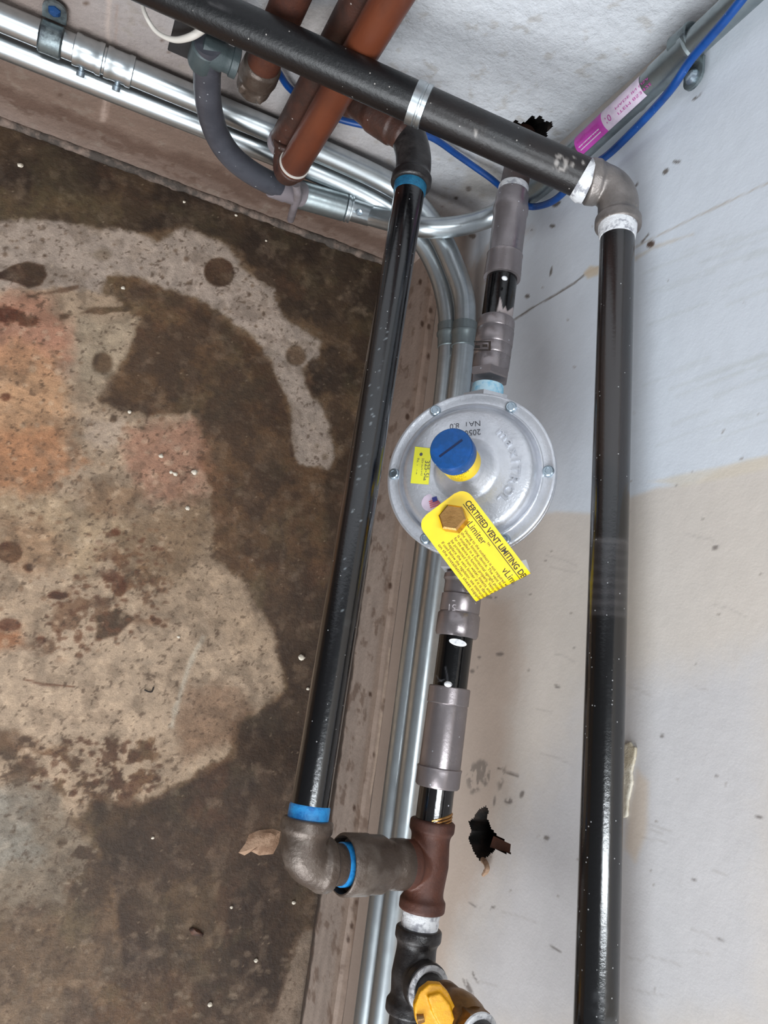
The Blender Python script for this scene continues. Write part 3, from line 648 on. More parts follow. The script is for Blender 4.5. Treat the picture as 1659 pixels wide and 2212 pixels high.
# --- the regulator line
G0, G1 = dep(1066, 745, .84), dep(908, 1985, .71)
def gl(y): return online(G0, G1, y)
gax = nrm(G1 - G0)
def seg_(y0, y1, prof, m, name, label, cat, seg=48, remesh=None):
    """lathe along the regulator line between picture heights; prof = (fraction, radius)"""
    a = gl(y0); b = gl(y1); L = np.linalg.norm(b - a); mb = MB(); mb.lathe(a, b - a, [(t * L, r) for t, r in prof], seg)
    o = obj(name, mb, m, remesh=remesh); return tag(o, label, cat)
hp_ = at(1130, 296, 1, .012)
o = obj('pipe_nipple', MB().sweep([gl(425), gl(425) * .5 + hp_ * .5, hp_], .0166, 44), 'rustdark'); tag(o, 'rusty pipe stub coming out of the ragged hole in the back wall', 'pipe')
mb = MB(); aa = gl(403); mb.lathe(aa, gax, [(0, .0168), (.002, .0174), (.009, .0173), (.012, .0168)], 40); o2 = obj('thread_paste', mb, 'paste', o)
seg_(418, 602, [(0, .0172), (0, .0178), (.03, .0188), (.13, .0188), (.17, .0202), (.24, .0202), (.27, .0192), (.72, .0192), (.74, .0206), (.77, .0200), (.95, .0208), (1, .0206), (1, .0175)], 'press', 'pipe_coupling', 'grey press coupling nearest the back wall, topmost on the regulator line', 'pipe coupling')
M['glosspaint'] = mat('shiny_scraped_black_paint', (0, 0, 0), attr=True, rough=.12, bump=.0002, bscale=120, spec=.6)
o = longpipe('pipe_nipple', gl(596), gl(700), .0172, 'glosspaint', 'short shiny black nipple between the two upper grey couplings', n=70, seg=90)
coat(o, lambda p, P: p.poly([(1073, 700), (1073, 672), (1078, 650), (1080, 638), (1084, 652), (1086, 668), (1092, 660), (1096, 672), (1110, 660), (1115, 700)], (172, 160, 158), .9, 1.5, 2).poly([(1076, 690), (1078, 672), (1082, 676), (1080, 690)], (14, 12, 12), .9, 1, 1), (8, 8, 9))
mb = MB(); mb.ball(dep(1090, 601, .826), .0024, 1.5, 1, 1, 0, 2); obj('white_paste', mb, 'paste', o)
cp = seg_(690, 806, [(0, .0176), (.02, .0196), (.06, .0204), (.20, .0204), (.22, .0198), (.24, .0208), (.50, .0208), (.52, .0200), (.54, .0204), (.70, .0204), (.72, .0196), (.74, .0203), (.92, .0200), (1, .019)], 'press', 'pipe_coupling', 'ribbed grey press adapter with dark moulded mark above the round regulator', 'pipe coupling')
mb = MB(); fr = view_frame(1044, 746, .812)
for (x0, x1, y0, y1) in [(-.010, .008, .0030, .0045), (-.010, .008, -.0055, -.0040), (-.009, -.0035, -.003, .0002), (-.001, .0045, -.0018, .0012), (.0055, .008, -.004, .003)]:
    mb.prism([fr[0] + fr[1] * x + fr[2] * y + fr[3] * .0 for x, y in ((x0, y0), (x1, y0), (x1, y1), (x0, y1))], fr[3] * .0006)
obj('moulded_mark', mb, M['cavity'], cp, smooth=False)
mb = MB(); a = gl(803); b = gl(822); mb.lathe(a, b - a, [(0, .0205), (.001, .0222), (.0085, .0222), (.0098, .0205)], 6, up=EX); obj('hex_ring', mb, 'press', cp, sharp=20)

# --- regulator
n_ = nrm(R @ np.array([-.325, -.25, -.91])); gy = -gax; n_ = nrm(n_ - gy * np.dot(n_, gy)); sx = np.cross(gy, n_)   # out, along pipe, across
A0 = gl(1043); CF = A0 + n_ * .032
reg = empty('gas_regulator', A0, 'round silver gas regulator with blue capped stack on the wall pipe', 'gas regulator')
rt_ = nrm(R[:, 0] - n_ * np.dot(R[:, 0], n_)); dn_ = -np.cross(n_, rt_)     # picture-right and picture-down within the face
def face(x, y, s=0.): return CF + rt_ * x + dn_ * y + n_ * s
mb = MB(); mb.lathe(A0 - gy * .052, gy, [(0, .021), (.012, .024), (.03, .031), (.052, .034), (.074, .031), (.092, .024), (.104, .021)], 40)
mb.lathe(A0 - n_ * .028, n_, [(0, .020), (.006, .026), (.028, .030), (.045, .05), (.052, .074)], 44)
obj('body', mb, 'alu', reg, remesh=.0013)
for sgn, nm in ((1, 'inlet_hex'), (-1, 'outlet_hex')):
    mb = MB(); mb.lathe(A0 + gy * sgn * .078, gy * sgn, [(0, .0255), (.001, .0268), (.017, .0268), (.018, .0245)], 6, up=n_ + .1 * sx); obj(nm, mb, 'alu', reg, sharp=20)
mb = MB(); mb.lathe(A0 + gy * .09, gy, [(0, .0172), (.012, .0172), (.020, .0168)], 40); obj('pale_blue_tape', mb, 'paleblue', reg)
RR = .0868
mb = MB(); mb.lathe(CF, n_, [(-.0105, RR - .006), (-.010, RR - .0005), (-.0092, RR), (-.0052, RR), (-.0048, RR - .0008)], 120); obj('lower_flange', mb, 'alu', reg)
mb = MB(); mb.lathe(CF, n_, [(-.0045, RR - .002), (-.0042, RR), (.0022, RR), (.0030, RR - .0012), (.0030, RR - .003), (.0020, RR - .0042), (.0020, .0755), (.0032, .0745), (.0034, .0735), (.0012, .0722), (-.0002, .0712), (.0004, .0703), (.004, .0694), (.0095, .0672), (.0122, .0648), (.0136, .061),
    (.0150, .050), (.0160, .0405), (.0152, .0345), (.0158, .0315), (.0200, .0270), (.0245, .0225), (.0275, .0200), (.030, .0190), (.058, .0184), (.0582, .0)], 120)
obj('dome', mb, 'alu', reg, sharp=50)
for k in range(6):
    a = math.radians(5.3 + 60 * k); pc = face(.0797 * math.cos(a), .0797 * math.sin(a), .0021)
    mb = MB(); mb.lathe(pc, n_, [(0, .0060), (.0006, .0060), (.0030, .0054), (.0037, .0044), (.0036, .003), (.0030, .0026), (.0030, 0)], 28); obj('flange_screw', mb, 'screw', reg)
# blue cap with a slot
cap = MB(); cap.lathe(CF, n_, [(.0575, .0186), (.058, .0204), (.0745, .0204), (.0758, .0196), (.0760, .0185), (.0760, 0)], 64)
cob = obj('blue_cap', cap, 'blue', reg)
a = math.radians(-32); dx = rt_ * math.cos(a) + dn_ * math.sin(a); dy = np.cross(n_, dx)
mb = MB(); mb.box(CF + n_ * .07610, .026, .0020, .0006, np.array([dx, dy, n_])); obj('slot', mb, M['slotblue'], cob, smooth=False)
# printed sleeve under the cap
def arc_patch(mb, c, ax, r, s0, s1, a0, a1, u, n=30):
    w = np.cross(ax, u); vs = []
    for k in range(n + 1):
        t = a0 + (a1 - a0) * k / n; d = math.cos(t) * u + math.sin(t) * w; vs += [c + ax * s0 + d * r, c + ax * s1 + d * r]
    mb.add(vs, [(2 * k, 2 * k + 2, 2 * k + 3, 2 * k + 1) for k in range(n)])
mb = MB(); arc_patch(mb, CF, n_, .0192, .034, .0572, math.radians(-150), math.radians(20), rt_)
slv = obj('yellow_sleeve', mb, 'stick', reg)
slv.data.materials[0] = M['yellow']
wv = np.cross(n_, rt_)
def cyl(u, v, w, s0=.052, a0=-125.):    # writing round the sleeve
    t = math.radians(a0) + u / .0194; d = math.cos(t) * rt_ + math.sin(t) * wv; return CF + n_ * (s0 + v) + d * (.0194 + w)
mb = MB()
for k, (s, sz) in enumerate([('CAUTION', .0048), ('VENT LIMIT', .0030), ('SPRING 4-12', .0030), ('R325C10', .0030)]):
    put_text(mb, s, sz, lambda u, v, w, k=k: cyl(u, v, w, .0525 - .0046 * k, -118))
obj('sleeve_print', mb, 'ink', slv, smooth=False)
# stickers and stamped writing on the dome
def dome_s(rr):   # height of the dome face at a radius
    return float(np.interp(rr, [.035, .0405, .050, .061, .0648, .0672], [.0156, .0160, .0150, .0136, .0122, .0095]))
def onface(px, py, lift=.0004):
    """point of the dome face under a picture position"""
    s = .0145
    for _ in range(4):
        d = ray(px, py); t = np.dot(CF + n_ * s - CAM, n_) / np.dot(d, n_); P = CAM + d * t; s = dome_s(np.linalg.norm(P - CF - n_ * np.dot(P - CF, n_)))
    return P + n_ * lift
def quad_sticker(c, lift=.0005, n=6):
    c = [np.array(k, float) for k in c]; vs = []; mb = MB()
    for i in range(n + 1):
        for j in range(n + 1):
            u, v = i / n, j / n; q = (c[0] * (1 - u) + c[1] * u) * (1 - v) + (c[3] * (1 - u) + c[2] * u) * v; vs.append(onface(*q, lift))
    mb.add(vs, [(i * (n + 1) + j, (i + 1) * (n + 1) + j, (i + 1) * (n + 1) + j + 1, i * (n + 1) + j + 1) for i in range(n) for j in range(n)]); return mb
st = obj('yellow_sticker', quad_sticker([(897, 965), (932, 969), (926, 1047), (887, 1044)]), 'stick', reg)
def fmap(px, py, ang, k=.48e-3, lift=.0008):
    o = onface(px, py, lift); a = math.radians(ang); x = rt_ * math.cos(a) + dn_ * math.sin(a); y = rt_ * math.sin(a) - dn_ * math.cos(a)
    return lambda u, v, w: o + x * u + y * v + n_ * w
mb = MB(); put_text(mb, '325-5L', .0072, fmap(919, 995, 95)); put_text(mb, '325-5LAN43', .0036, fmap(912, 990, 95)); put_text(mb, 'Rc 1" 1.2', .0048, fmap(902, 990, 95))
mb.lathe(onface(910, 982, .0006), n_, [(0, .0017), (.0002, .0017)], 16); put_text(mb, 'B', .004, fmap(915, 1034, 95))
obj('sticker_print', mb, 'inkgrey', st, smooth=False)
mb = MB(); put_text(mb, 'NAT  8.0', .0085, fmap(1039, 909, 181)); put_text(mb, '2050', .0085, fmap(1039, 927, 181)); obj('stamped_print', mb, 'inkgrey', reg, smooth=False)
fl = MB(); fl.lathe(onface(929, 1086, .0003), n_, [(0, .0088), (.0003, .0088)], 40); flo = obj('round_flag_sticker', fl, 'pinkpale', reg)
ox = fmap(931, 1099, -12, lift=.0024)
mb = MB()
for k in range(4): mb.prism([ox(0, .0021 * k, 0), ox(.012 - .001 * k, .0021 * k, 0), ox(.012 - .001 * k, .0021 * k + .0011, 0), ox(0, .0021 * k + .0011, 0)], n_ * .0001)
obj('red_stripes', mb, 'flagred', flo, smooth=False)
mb = MB(); mb.prism([ox(.004, .005, .0002), ox(.009, .005, .0002), ox(.009, .010, .0002), ox(.004, .010, .0002)], n_ * .0001); obj('blue_canton', mb, 'flagblue', flo, smooth=False)
# raised lettering round the right of the dome
word = [('m', .0155), ('a', .0150), ('x', .0150), ('I', .0135), ('T', .0135), ('R', .0135), ('O', .0135), ('L', .0135)]
mb = MB(); a_ = -47.; adv = [15.5, 12.5, 12.5, 7.5, 12.5, 13, 13.5, 11]
for (ch, sz), ad in zip(word, adv):
    am = math.radians(a_ + ad / 2); rr = .0455; rd = rt_ * math.cos(am) + dn_ * math.sin(am); tg = -rt_ * math.sin(am) + dn_ * math.cos(am)
    vs, fs = text_verts(ch, sz, .0013); wv2 = max(v[0] for v in vs) + min(v[0] for v in vs)
    mb.add([CF + n_ * (.0160 + v[2]) + rd * (rr + v[1]) + tg * (v[0] * 1.12 - wv2 / 2 * 1.12) for v in vs], fs); a_ += ad
obj('raised_lettering', mb, 'alutext', reg, smooth=False)

# --- warning tag hung on the brass vent fitting
HP = dep(976, 1117, .716)               # middle of the brass head
HC = face(*[float(np.dot(HP - CF, v)) for v in (rt_, dn_)], .0)
sH = float(np.dot(HP - CF, n_))
vl = empty('vent_limiter', HC + n_ * .014, 'brass hexagonal vent fitting pinning the yellow tag to the regulator', 'vent fitting')
mb = MB(); mb.lathe(HC, n_, [(.010, .0075), (sH - .012, .0075)], 28); obj('stem', mb, 'brassdull', vl)
mb = MB(); mb.lathe(HC, n_, [(sH - .0135, .0105), (sH - .013, .0136), (sH - .0015, .0136), (sH, .0118), (sH + .0001, 0)], 6, up=rt_ * .3 + dn_); obj('hex_head', mb, 'brass', vl, sharp=20)
TO = dep(976, 1117, .742)               # tag plane passes here
TU = dep(1098, 1243, .748) - dep(951, 1089.5, .741)
# frame of the tag from its own corners
tb, ta_ = dep(1003, 1050, .728), dep(899, 1128, .731)
tv = nrm(ta_ - tb); Ltag_w = np.linalg.norm(ta_ - tb)
td = dep(1152, 1212, .724) - tb; td = nrm(td - tv * np.dot(td, tv)); tn = np.cross(td, tv)
if np.dot(tn, CAM - tb) < 0: tn = -tn
LEN = .092
beta = math.radians(-9); rad = .0075; foldL = .034
def tagpt(u, v, w=0.):
    """u along the tag from the screw end, v across from the printed heading side"""
    cx, sy = math.cos(beta), math.sin(beta)
    # distance beyond the slanted fold line
    e = (u - LEN) * cx + (v - Ltag_w * .5) * sy * -1
    sag = .006 * (u / LEN) ** 2 - .002
    if e <= 0: return tb + td * u + tv * v + tn * (w - sag * -1 * .6)
    fx, fy = u - e * cx, v + e * sy
    base = tb + td * fx + tv * fy + tn * (.6 * sag)
    dirf = td * cx - tv * sy; th = e / rad
    if th < PI: return base + dirf * (rad + w) * math.sin(th) - tn * (rad - (rad + w) * math.cos(th))
    return base - dirf * (e - PI * rad) - tn * (2 * rad + w)
nu, nv = 90, 24; LT_ = LEN + foldL
def tag_grid(off):
    vs = []
    for i in range(nu + 1):
        u = LT_ * i / nu
        # rounded corners at the screw end
        rc = .012; inset = 0.
        if u < rc: inset = rc - math.sqrt(max(rc * rc - (rc - u) ** 2, 0))
        for j in range(nv + 1):
            v = inset + (Ltag_w - 2 * inset) * j / nv; vs.append(tagpt(u, v, off))
    return vs
mb = MB(); gf = [(i * (nv + 1) + j, (i + 1) * (nv + 1) + j, (i + 1) * (nv + 1) + j + 1, i * (nv + 1) + j + 1) for i in range(nu) for j in range(nv)]
mb.add(tag_grid(.00025), gf); mb.mi = 1; mb.add(tag_grid(-.00025), gf)
tg_ = obj('warning_tag', mb, ['yellow', 'tagback']); tag(tg_, 'yellow printed warning tag with curled end hanging on the silver regulator', 'warning tag')
def tmap(u0, v0): return lambda u, v, w: tagpt(u0 + u, v0 - v, .0005)
mb = MB(); put_text(mb, 'CERTIFIED VENT LIMITING DEVICE', .0082, tmap(.013, .0095), width=.104, bold=.00018)
mb.add([tagpt(.013 + .1 * k / 40, .0108 + dv, .0005) for k in range(41) for dv in (0, .0007)], [(2 * k, 2 * k + 2, 2 * k + 3, 2 * k + 1) for k in range(40)])
obj('heading_print', mb, 'ink', tg_, smooth=False)
mb = MB(); put_text(mb, 'vLimiter', .0098, tmap(.027, .0205), width=.028); put_text(mb, 'TM', .003, tmap(.056, .016)); obj('name_print', mb, 'ink', tg_, smooth=False)
mb = MB(); put_text(mb, 'vLimiter', .0098, tmap(.085, .0205), width=.030); obj('name_print', mb, 'ink', tg_, smooth=False)
mb = MB()
lines = ['Venting to the outdoors is not required with', 'the vent limiting device. The vent limiter', 'is installed in a horizontal upright position', 'for the device to function properly. Vents must', 'be protected from water, insects and dirt.', 'Replace the vent limiter if it is damaged.', 'If used below the regulator, see instructions', 'on the installation sheet supplied.']
for k, s in enumerate(lines):
    put_text(mb, s, .0041, tmap(.034 if k < 6 else .030, .0262 + .0040 * k), width=.070)
put_text(mb, 'Part of the control', .0038, tmap(.064, .060), width=.03)
obj('small_print', mb, 'ink', tg_, smooth=False)

# --- below the regulator
o = seg_(1218, 1248, [(0, .0172), (1, .0178)], 'rustdark', 'pipe_nipple', 'dark threaded nipple just below the round regulator', 'pipe')
cp2 = seg_(1240, 1376, [(0, .0178), (.03, .0200), (.1, .0204), (.13, .0190), (.16, .0185), (.30, .0188), (.33, .0182), (.35, .0200), (.60, .0202), (.62, .0196), (.66, .0214), (.95, .0216), (1, .0200), (1, .0175)], 'press', 'pipe_coupling', 'stepped grey press adapter stamped with a number below the yellow tag', 'pipe coupling')
mark('51', 986, 1306, .7435, .009, 175, 'press', cp2, ext=.0011); mark('-', 985, 1292, .7435, .012, 175, 'press', cp2, ext=.0011)
o = longpipe('pipe_nipple', gl(1370), gl(1496), .0170, 'glosspaint', 'shiny black nipple with white paste between the two lower grey couplings', n=70, seg=90)
coat(o, lambda p, P: p.line([(962, 1440), (966, 1460), (967, 1478)], 3, (90, 90, 94), .6, 2, 1).line([(942, 1458), (948, 1468), (955, 1472)], 2.5, (110, 110, 114), .6, 1.5, 1).line([(944, 1474), (952, 1470), (960, 1468)], 2.5, (110, 110, 114), .6, 1.5, 1), (8, 8, 9))
mb = MB(); fr = view_frame(989, 1388, .7385)
mb.prism([fr[0] + fr[1] * (x * .0085) + fr[2] * (y * .0034 - x * .0018) for x, y in [(math.cos(t), math.sin(t)) for t in np.linspace(0, 2 * PI, 20)[:-1]]], -fr[3] * .004)
obj('white_paste', mb, 'paste', o)
mb = MB(); mb.ball(dep(968, 1478, .7205), .0028, 1.5, 1, 1, 0, 2); obj('white_paste', mb, 'paste', o)
seg_(1484, 1700, [(0, .0175), (0, .0196), (.01, .0205), (.17, .0206), (.18, .0196), (.20, .0200), (.80, .0203), (.81, .0220), (.84, .0214), (.98, .0214), (1, .0200), (1, .0175)], 'press', 'pipe_coupling', 'long grey press coupling above the rusty tee', 'pipe coupling')
o = seg_(1694, 1780, [(0, .0169), (1, .0169)], 'blackgloss', 'pipe_nipple', 'short black nipple entering the top of the rusty tee', 'pipe')
mb = MB(); 
for k in range(3):
    a = gl(1752 + 7 * k); u = nrm(R[:, 0]); pts = [a + .0172 * (math.cos(t) * nrm(R[:, 0] - gax * np.dot(R[:, 0], gax)) + math.sin(t) * np.cross(gax, nrm(R[:, 0] - gax * np.dot(R[:, 0], gax)))) + gax * .006 * (1 - math.cos(t)) for t in np.linspace(-.1, 1.7, 12)]
    mb.sweep(pts, .0011, 8)
obj('sealant_strands', mb, M['brass'], o)
# tee
def tee(name, y0, y1, yb, bdir, bl, r, m, label, vox=.0011, br=None):
    a, b, c = gl(y0), gl(y1), gl(yb); mb = MB(); mb.sweep([a, (a + c) / 2, c, (b + c) / 2, b], [r * .96, r * .96, r * 1.05, r * .96, r * .96], 40)
    br = br or r; mb.sweep([c, c + bdir * bl], br * .96, 40)
    collar(mb, a, a - b, r, .016, .0024); collar(mb, b, b - a, r, .016, .0024); collar(mb, c + bdir * bl, bdir, br, .016, .0024)
    return tag(obj(name, mb, m, remesh=vox), label, 'pipe tee'), c
EC = online(LT, LB_, 1868)                    # corner of the lower elbow
tc_ = gl(1866); lat = nrm(EC - tc_)
t_r, _ = tee('pipe_tee', 1770, 1968, 1866, lat, .030, .0192, 'rust', 'rusty brown tee joining the regulator line and the lower elbow')
# lower elbow with male end, and the union
LL = np.linalg.norm(EC - tc_)
el = elbow('pipe_elbow', online(LT, LB_, 1768), EC, EC - lat * .028, .0208, 'castbrown', 'brown cast elbow at the lower end of the left pipe', .016)
mb = MB(); mb.lathe(EC - lat * .026, -lat, [(0, .0180), (.012, .0172), (.026, .0168)], 40); obj('male_end', mb, 'castbrown', el)
mb = MB(); mb.lathe(EC - lat * .040, -lat, [(0, .0170), (.0005, .0184), (.009, .0184), (.0095, .017)], 40); obj('blue_sealant', mb, 'bluetape', el)
ua, ub = EC - lat * .041, tc_ + lat * .026
L = np.linalg.norm(ub - ua)
mb = MB(); mb.lathe(ua, ub - ua, [(.012, .0168), (.010, .0226), (.0, .0236), (.0, .0248), (.002, .0262), (L * .35, .0262), (L * .37, .0252), (L * .58, .0250), (L * .68, .0216), (L * .76, .0210), (L * .80, .0222), (L * .96, .0222), (L, .0205)], 56)
tag(obj('pipe_coupling', mb, 'castbrown'), 'brown reducing coupling between the lower elbow and the rusty tee', 'pipe coupling')
# taped nipple, black tee, pipe below
o = seg_(1962, 2012, [(0, .0160), (1, .0160)], 'castblack', 'pipe_nipple', 'white taped nipple between the rusty tee and the black tee', 'pipe')
mb = MB(); a, b = gl(1966), gl(2004); mb.lathe(a, b - a, [(0, .0175), (.003, .0180), (.007, .0172), (.010, .0178), (.015, .0172), (.018, .0180), (.021, .0192)], 40); obj('white_tape', mb, 'paste', o)
bt, bc = tee('pipe_tee', 2002, 2190, 2106, EZ, .030, .0192, 'castblack', 'black cast tee at the bottom carrying the brass valve', br=.0182)
seg_(2172, 2420, [(0, .0168), (1, .0168)], 'castblack', 'gas_pipe', 'black pipe leaving the frame below the black tee', 'pipe')
mb = MB(); mb.lathe(bc + EZ * .0295, EZ, [(0, .0195), (.0018, .0195), (.0022, .0155), (.0005, .0135)], 44); o = obj('thread_paste', mb, 'paste', bt)
tag(obj('pipe_nipple', MB().lathe(bc + EZ * .022, EZ, [(0, .0132), (.034, .0132)], 40), 'castblack'), 'small black nipple between the black tee and brass valve', 'pipe')
# brass valve
v0 = bc + EZ * .052
vv = empty('ball_valve', v0, 'brass ball valve with yellow handle at the bottom edge', 'valve')
mb = MB(); mb.lathe(v0, EZ, [(0, .0135), (0, .0158), (.002, .0172), (.010, .0172), (.012, .0160), (.015, .0158), (.022, .0190), (.032, .0200), (.042, .0192), (.048, .0168), (.050, .0165)], 40)
mb.lathe(v0 + EZ * .046, EZ, [(0, .0168), (.001, .0176), (.014, .0176), (.015, .0160)], 6, up=EX)
obj('valve_body', mb, 'brassdull', vv)
mb = MB(); mb.lathe(v0 + EZ * .059, EZ, [(0, .0150), (.002, .0172), (.0035, .0165), (.004, .0125)], 32); obj('thread_paste', mb, 'paste', vv)
tag(obj('pipe_nipple', MB().lathe(v0 + EZ * .055, EZ, [(0, .0125), (.06, .0125)], 40), 'castblack'), 'black pipe leaving the far end of the brass valve', 'pipe')
hd = nrm(-EX * .62 - EY * .78)                 # the stem looks away from the wall
mb = MB(); mb.lathe(v0 + EZ * .030, hd, [(.012, .0085), (.026, .0080), (.032, .0060)], 24); obj('stem', mb, 'brassdull', vv)
# handle: rounded boss then a long lever with a raised rib
hc = dep(936, 2178, .612); hx = nrm(dep(994, 2298, .606) - hc); hz_ = nrm(CAM - hc); hz_ = nrm(hz_ - hx * np.dot(hz_, hx)); hy = np.cross(hz_, hx)
outl = [(-.017, -.004), (-.018, .006), (-.013, .0145), (-.004, .0175), (.010, .017), (.022, .0150), (.034, .0145), (.09, .0155), (.098, .010), (.100, 0), (.098, -.010), (.09, -.0155), (.034, -.014), (.022, -.0155), (.010, -.018), (.0, -.018), (-.010, -.014)]
mb = MB(); mb.prism([hc + hx * a + hy * b * .92 - hz_ * .006 for a, b in outl], hz_ * .009)
mb.prism([hc + hx * a + hy * b + hz_ * .002 for a, b in [(-.013, .0), (-.010, .010), (.002, .013), (.025, .009), (.09, .008), (.09, .001), (.02, -.001), (0, -.002)]], hz_ * .006)
ho = obj('yellow_handle', mb, 'handle', vv, remesh=.0010)
mb = MB(); mb.lathe(dep(911, 2200, .606), nrm(-R[:, 0] + R[:, 1] * .2), [(-.002, .0028), (.0035, .0040), (.004, .0)], 16, up=hx); obj('rivet', mb, 'brassdull', vv)

# ============================================================ CONDUITS
CR = .0155
def conduit(px, r, m, name, label, n=12, seg=36):
    pts = spline(px, n)
    for _ in range(40):
        q = np.array(pts); q[1:-1] = q[1:-1] * .5 + (q[:-2] + q[2:]) * .25; pts = list(q)
    o = obj(name, MB().sweep(pts, r, seg), m); return tag(o, label, 'conduit'), pts
# bends lie flat, a hand's breadth over the floor
def flat(x, y, z): return at(x, y, 2, z)
Yb = -.020
U1 = [np.array([-1.3, Yb, .240]), np.array([-.65, Yb, .240]), np.array([-.436, Yb, .240]), np.array([-.27, Yb, .240])]
zc = .258
bendU = [(lambda q: q)(flat(x, y, z)) for x, y, z in [(848, 398, .243), (905, 446, .246), (952, 510, .250), (982, 581, .254), (1004, 645, .257)]]
down = [np.array([-.0195, -.235, zc]), np.array([-.0195, -.45, zc]), np.array([-.0195, -.9, zc]), np.array([-.0195, -1.5, zc])]
cu_, pu = conduit(U1 + bendU + down, CR, 'galv', 'conduit', 'upper steel conduit along the back wall, bending down beside the grey couplings')
M1 = [np.array([-1.3, Yb, .192]), np.array([-.65, Yb, .193]), np.array([-.43, Yb, .195]), np.array([-.25, Yb, .197])]
bendM = [flat(x, y, z) for x, y, z in [(800, 424, .200), (868, 468, .204), (918, 528, .208), (947, 585, .212), (964, 645, .214)]]
dm = [np.array([-.0195, -.225, .218]), np.array([-.0195, -.45, .219]), np.array([-.0195, -.9, .219]), np.array([-.0195, -1.5, .219])]
cm_, pm = conduit(M1 + bendM + dm, CR, 'galv', 'conduit', 'lower steel conduit along the back wall, bending down beside the brown board')
def ring_at(pts, px, L, dr, m, name, label, parent, prof=None, ax=0, key=None):
    """sleeve on a conduit where it passes a picture position"""
    q = proj(np.array(pts)); i = int(np.argmin(np.linalg.norm(q - np.array(px), axis=1))); i = max(1, min(i, len(pts) - 2))
    t = nrm(pts[i + 1] - pts[i - 1]); P = np.array(pts[i]); s = np.dot(ray(*px), t)
    # slide along to the exact place
    for _ in range(6):
        c = proj(P); g = (proj(P + t * .002) - c) / .002; P = P + t * (np.dot(np.array(px) - c, g) / np.dot(g, g))
    mb = MB(); prof = prof or [(-L / 2, CR), (-L / 2 + .001, CR + dr), (L / 2 - .001, CR + dr), (L / 2, CR)]
    mb.lathe(P, t, prof, 44); o = obj(name, mb, m, parent); return o, P, t
for (c, pts, px) in ((cu_, pu, (1005, 722)), (cm_, pm, (971, 724))):
    ring_at(pts, px, .030, .0016, 'galvdull_shade', 'coupling', None, c, [(-.017, CR), (-.016, CR + .0018), (-.004, CR + .0018), (-.003, CR + .0030), (.001, CR + .0030), (.003, CR + .0016), (.019, CR + .0016), (.020, CR)])
# set-screw coupling on the upper conduit
cpl = empty('conduit_coupling', np.array([-.55, Yb, .24]), 'steel set-screw coupling with two screws on the upper conduit', 'conduit coupling')
a_u = lambda px, py: at(px, py, 1, Yb)
xa, xb, xm = a_u(160, 100)[0], a_u(288, 160)[0], a_u(226, 130)[0]
for (x0, x1, nm) in ((xa, xm - .001, 'sleeve'), (xm + .001, xb, 'sleeve')):
    mb = MB(); mb.lathe((x0, Yb, .240), EX, [(0, CR), (.001, CR + .0026), (.006, CR + .0028), (.008, CR + .0020), (x1 - x0 - .008, CR + .0020), (x1 - x0 - .006, CR + .0030), (x1 - x0 - .001, CR + .0028), (x1 - x0, CR)], 44); sl = obj(nm, mb, 'galv', cpl)
def setscrew(parent, p, d, k=1.):
    mb = MB(); mb.lathe(p, d, [(-.003, .0032 * k), (.003, .0032 * k), (.0035, .0048 * k), (.0085, .0048 * k), (.0092, .0040 * k), (.0085, .0015 * k), (.007, .0012)], 20); return obj('set_screw', mb, 'screw', parent)
for (px, py) in ((176, 152), (253, 183)):
    w = at(px, py, 2, .225); d = nrm(np.array([0, -.80, -.6])); setscrew(cpl, np.array([w[0], Yb, .240]) + d * (CR + .002), d)
# one-hole strap on the upper conduit
def strap(axp, axd, r, ear_dir, back, label, screw_m, w=.020, ear=.030):
    """band over a conduit with one flat ear on the wall; back = direction to the wall"""
    axd, ear_dir, back = map(nrm, (axd, ear_dir, back)); root = empty('conduit_strap', axp, label, 'conduit strap')
    mb = MB(); vs = []; N_ = 26; t0, t1 = -.15 * PI, 1.02 * PI
    for k in range(N_ + 1):
        a = t0 + (t1 - t0) * k / N_; d = math.cos(a) * ear_dir - math.sin(a) * back
        for (s, h) in ((-w / 2, .0018), (-w / 2 + .002, .0034), (-w / 4, .0030), (w / 4, .0030), (w / 2 - .002, .0034), (w / 2, .0018)): vs.append(axp + axd * s + d * (r + h))
    mb.add(vs, [(k * 6 + j, k * 6 + j + 1, (k + 1) * 6 + j + 1, (k + 1) * 6 + j) for k in range(N_) for j in range(5)]); 
    so = obj('band', mb, 'strap', root); md = so.modifiers.new('thick', 'SOLIDIFY'); md.thickness = .0016
    mb = MB(); base = axp + back * (r - .0015); pol = [base + ear_dir * (r + .001) + axd * (-w / 2), base + ear_dir * (r + ear * .55) + axd * (-w / 2)]
    pol += [base + ear_dir * (r + ear * .55 + w / 2 * math.sin(t)) + axd * (-w / 2 * math.cos(t)) for t in np.linspace(.2, PI - .2, 9)]
    pol += [base + ear_dir * (r + ear * .55) + axd * (w / 2), base + ear_dir * (r + .001) + axd * (w / 2)]
    mb.prism(pol, -back * .003); obj('ear', mb, 'strap', root, smooth=False)
    mb = MB(); mb.lathe(base - back * .003 + ear_dir * (r + ear * .55), -back, [(0, .0075), (.0015, .0075), (.0045, .0050), (.0052, .003)], 6 if screw_m == 'bluescrew' else 20); obj('screw', mb, screw_m, root, sharp=20); return root
q = a_u(112, 72); strap(np.array([q[0], Yb, .240]), EX, CR, EZ, EY, 'steel strap with blue screw holding the upper conduit', 'bluescrew', .026, .032)
